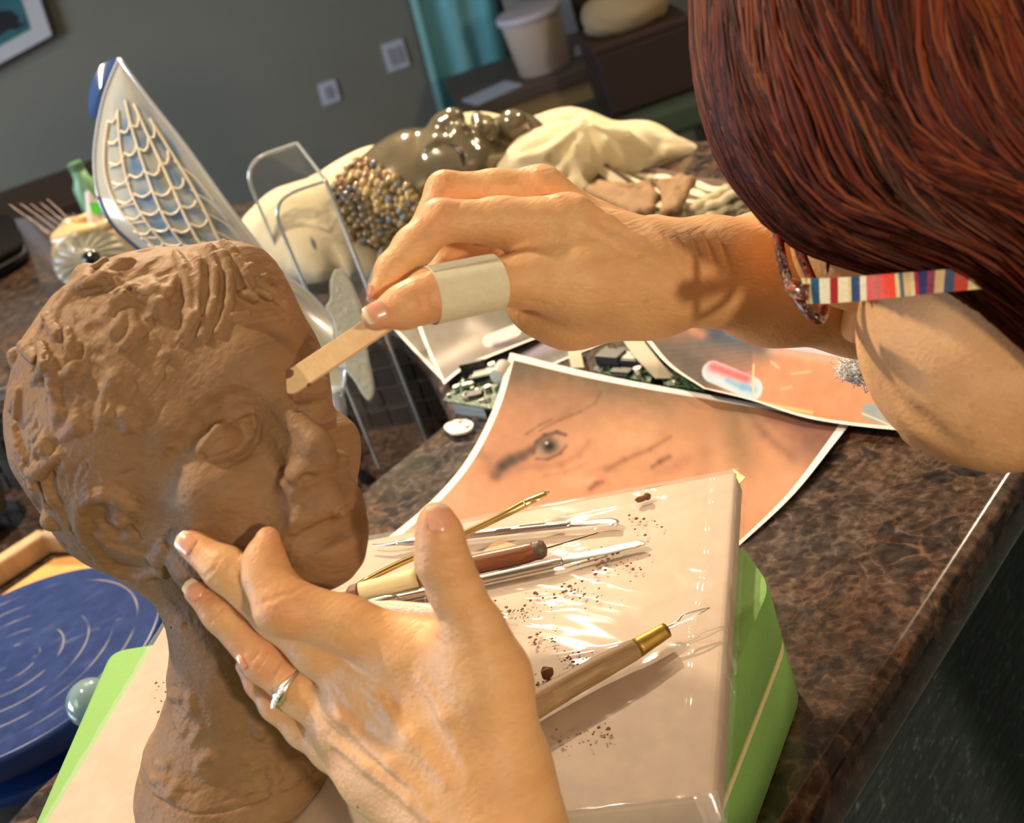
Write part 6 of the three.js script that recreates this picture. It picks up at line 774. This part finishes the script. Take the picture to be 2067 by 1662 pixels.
// ---------------------------------------------------------------- the far room
{
  const onW = (x, y, off = 0.02) => onZ(x, y, WALLZ + off), slabOf = (l, off, th, nu = 6, nv = 6) => slab(quad(...l.map(([x, y]) => onW(x, y, off))), nu, nv, th, V(0, 0, 1));
  { const t = thing('picture_frame', 'dark framed picture with a pale mat high on the wall at the left', 'picture', onW(0, 0)); const o = [[-160, -80], [70, -60], [114, 74], [-116, 200]], cen = o.reduce((a, p) => [a[0] + p[0] / 4, a[1] + p[1] / 4], [0, 0]), sh = (k) => o.map(([x, y]) => [lerp(cen[0], x, k), lerp(cen[1], y, k)]); part('frame', slabOf(o, 0.03, 0.028), M(48, 32, 30, 0.5), t); part('mat', slabOf(sh(0.93), 0.032, 0.004), M(206, 212, 220, 0.8), t); const pt = texture(256, (u, v) => { const n = fbm(u * 5, v * 5, 3, 4), m = fbm(u * 3 + 4, v * 3, 9, 3); return m > 0.5 ? [lerp(30, 70, n), lerp(90, 130, n), lerp(110, 140, n)] : [30, 36, 40]; }); part('picture', slabOf(sh(0.62), 0.034, 0.004), new THREE.MeshPhysicalMaterial({ map: pt, roughness: 0.4 }), t); }
  const plate = (label, l, holes) => { const t = thing('wall_plate', label, 'wall plate', onW(...l[0]), 'plates on the back wall'); part('plate', slabOf(l, 0.008, 0.008), M(196, 206, 226, 0.4), t); for (const h of holes) part('socket', slabOf(h, 0.012, 0.006), M(150, 158, 176, 0.4), t); };
  plate('small pale wall plate right of the middle of the grey wall', [[640, 172], [676, 160], [688, 202], [652, 215]], [[[654, 178], [668, 173], [675, 197], [661, 202]]]); plate('larger double wall plate close to the blue curtain', [[768, 92], [812, 78], [828, 132], [784, 148]], [[[780, 100], [792, 96], [804, 130], [792, 134]], [[798, 94], [808, 91], [818, 124], [808, 128]]]);
  const ct = woodTex([76, 168, 186], [150, 212, 222], 43); ct.repeat.set(1, 1);
  { const t = thing('blue_curtain', 'turquoise cloth hanging on the far wall', 'curtain', onW(830, 0)); const q = quad(...[[806, -90], [984, -90], [1060, 300], [904, 300]].map(([x, y]) => onW(x, y, 0.06))); part('cloth', slab((u, v) => q(u, v).add(V(0, 0, Math.sin(u * 16) * 0.008)), 60, 8, 0.004, V(0, 0, 1)), new THREE.MeshPhysicalMaterial({ map: ct, roughness: 0.85 }), t); part('bright_hem', slab((u, v) => q(lerp(-0.01, 0.07, u), v).add(V(0, 0, 0.022)), 4, 8, 0.004, V(0, 0, 1)), M(150, 220, 232, 0.8), t); part('rod', tube([onW(790, -86, 0.07), onW(1000, -92 - 66, 0.07)], 0.012, 10), steel, t); }
  const ZT = -3.35, onT = (x, y, z) => onZ(x, y, z);
  { const p = (x, y) => onY(x, y, 0.6), A = p(925, 196), wx = 0.36, t = thing('side_table', 'small wooden table carrying the white bucket and papers', 'table', A.clone().setY(0)); const top = new RoundedBoxGeometry(0.46, 0.035, 0.4, 2, 0.006); top.translate(A.x + 0.22, 0.5825, A.z - 0.06); part('table_top', boxUV(top), M(86, 74, 66, 0.5), t); const ap = new THREE.BoxGeometry(0.42, 0.16, 0.36); ap.translate(A.x + 0.22, 0.485, A.z - 0.06); part('drawer', boxUV(ap), M(160, 132, 92, 0.6), t); for (const [dx, dz] of [[0.02, 0.1], [0.42, 0.1], [0.02, -0.22], [0.42, -0.22]]) { const g = new THREE.BoxGeometry(0.04, 0.56, 0.04); g.translate(A.x + dx, 0.28, A.z + dz); part('leg', boxUV(g), M(110, 88, 60, 0.6), t); } void wx;
    const b = V(A.x + 0.235, 0.6, A.z + 0.02), bt = thing('white_bucket', 'pale round tub with a lilac white lid on the small table', 'bucket', b), bg = new THREE.LatheGeometry([[0, 0.001], [0.068, 0.001], [0.078, 0.14], [0.074, 0.14], [0.066, 0.004], [0, 0.004]].map((q) => new THREE.Vector2(...q)), 36); bg.translate(b.x, b.y, b.z); part('tub', bg, M(206, 190, 176, 0.5), bt); const lg = new THREE.LatheGeometry([[0, 0.158], [0.08, 0.157], [0.086, 0.15], [0.086, 0.138], [0.078, 0.138]].map((q) => new THREE.Vector2(...q)), 36); lg.translate(b.x, b.y, b.z); part('lid', lg, M(206, 200, 218, 0.45), bt);
    for (const [dx, dz, r, l] of [[0.08, 0.09, 0.3, 'white paper left of the tub on the small table'], [0.39, -0.02, -0.2, 'white paper right of the tub on the small table']]) { const g = new THREE.BoxGeometry(0.13, 0.004, 0.1, 4, 1, 4); g.rotateY(r); g.translate(A.x + dx, 0.603, A.z + dz); tag(mesh('paper_stack', g, M(176, 196, 226, 0.7)), l, 'paper', 'papers on the small table'); } }
  tag(mesh('leaning_panel', slab(quad(...[[1000, -60], [1130, -80], [1190, 150], [1060, 180]].map(([x, y]) => onZ(x, y, -3.9))), 4, 4, 0.02, V(0, 0, 1)), M(150, 154, 158, 0.7)), 'plain grey board leaning behind the white bucket', 'board');
  tag(mesh('leaning_panel', slab(quad(...[[1140, -60], [1200, -70], [1250, 240], [1176, 260]].map(([x, y]) => onZ(x, y, -3.95))), 4, 4, 0.02, V(0, 0, 1)), M(74, 66, 54, 0.7)), 'narrow brown board standing right of the grey board', 'board');
  { const q = quad(...[[1196, 10], [1310, -30], [1300, 90], [1190, 130]].map(([x, y]) => onZ(x, y, -3.84))); tag(mesh('blue_cloth', slab((u, v) => q(u, v).add(V(0, 0, Math.sin(u * 12 + v * 3) * 0.02)), 24, 12, 0.006, V(0, 0, 1)), M(140, 178, 206, 0.8)), 'pale blue cloth draped beside the dark storage box', 'cloth'); }
  { const o = at(1310, 190, 3.15), t = thing('storage_crate', 'dark brown storage box on a green stool at the far right', 'crate', o), g = new RoundedBoxGeometry(0.22, 0.15, 0.2, 3, 0.012); g.translate(o.x, o.y + 0.075, o.z); part('box', boxUV(g), M(44, 26, 22, 0.6), t); const l = new RoundedBoxGeometry(0.226, 0.02, 0.206, 2, 0.006); l.translate(o.x, o.y + 0.155, o.z); part('lid', boxUV(l), M(56, 34, 28, 0.6), t);
    const s = thing('green_stool', 'dark green padded stool under the storage box', 'stool', V(o.x, 0, o.z)), sg = new RoundedBoxGeometry(0.34, 0.07, 0.3, 3, 0.02); sg.translate(o.x - 0.02, o.y - 0.036, o.z); part('seat', boxUV(sg), M(64, 78, 62, 0.8), s); for (const a of [-1, 1]) for (const b of [-1, 1]) { const lg = new THREE.CylinderGeometry(0.018, 0.014, o.y - 0.07, 12); lg.translate(o.x - 0.02 + a * 0.14, (o.y - 0.07) / 2, o.z + b * 0.12); part('leg', lg, M(70, 58, 44, 0.6), s); }
    const bag = new THREE.SphereGeometry(1, 28, 20); { const p = bag.attributes.position; for (let i = 0; i < p.count; i++) { const v = V().fromBufferAttribute(p, i), k = 1 + (fbm(v.x * 3 + 4, v.y * 3, v.z * 3, 3) - 0.5) * 0.3; p.setXYZ(i, v.x * k * 0.1, Math.max(-0.035, v.y * k * 0.06), v.z * k * 0.085); } bag.computeVertexNormals(); } bag.translate(o.x, o.y + 0.201, o.z); tag(mesh('cloth_bag', bag, M(170, 150, 118, 0.85)), 'beige cloth bag on top of the dark storage box', 'bag'); const hat = new THREE.SphereGeometry(0.07, 24, 16); hat.scale(1.1, 0.6, 0.9); hat.translate(o.x - 0.01, o.y + 0.315, o.z - 0.02); tag(mesh('dark_cap', hat, M(24, 26, 30, 0.8)), 'dark cap lying on top of the beige bag', 'cap'); }
  { const t = thing('low_bench', 'dark brown bench against the wall behind the eye pot', 'bench', V(-2.2, 0, -3.2)), z = -3.0, a = onZ(-300, 470, z), b = onZ(168, 396, z), y = b.y; const g = new RoundedBoxGeometry(b.x - a.x, 0.06, 0.36, 2, 0.01); g.translate((a.x + b.x) / 2, y - 0.03, z - 0.18); part('seat', boxUV(g), M(70, 50, 38, 0.6), t); const f = new THREE.BoxGeometry(b.x - a.x - 0.06, y - 0.06, 0.3); f.translate((a.x + b.x) / 2, (y - 0.06) / 2, z - 0.18); part('box_front', boxUV(f), M(52, 36, 28, 0.6), t); }
}

renderer.render(scene, camera);
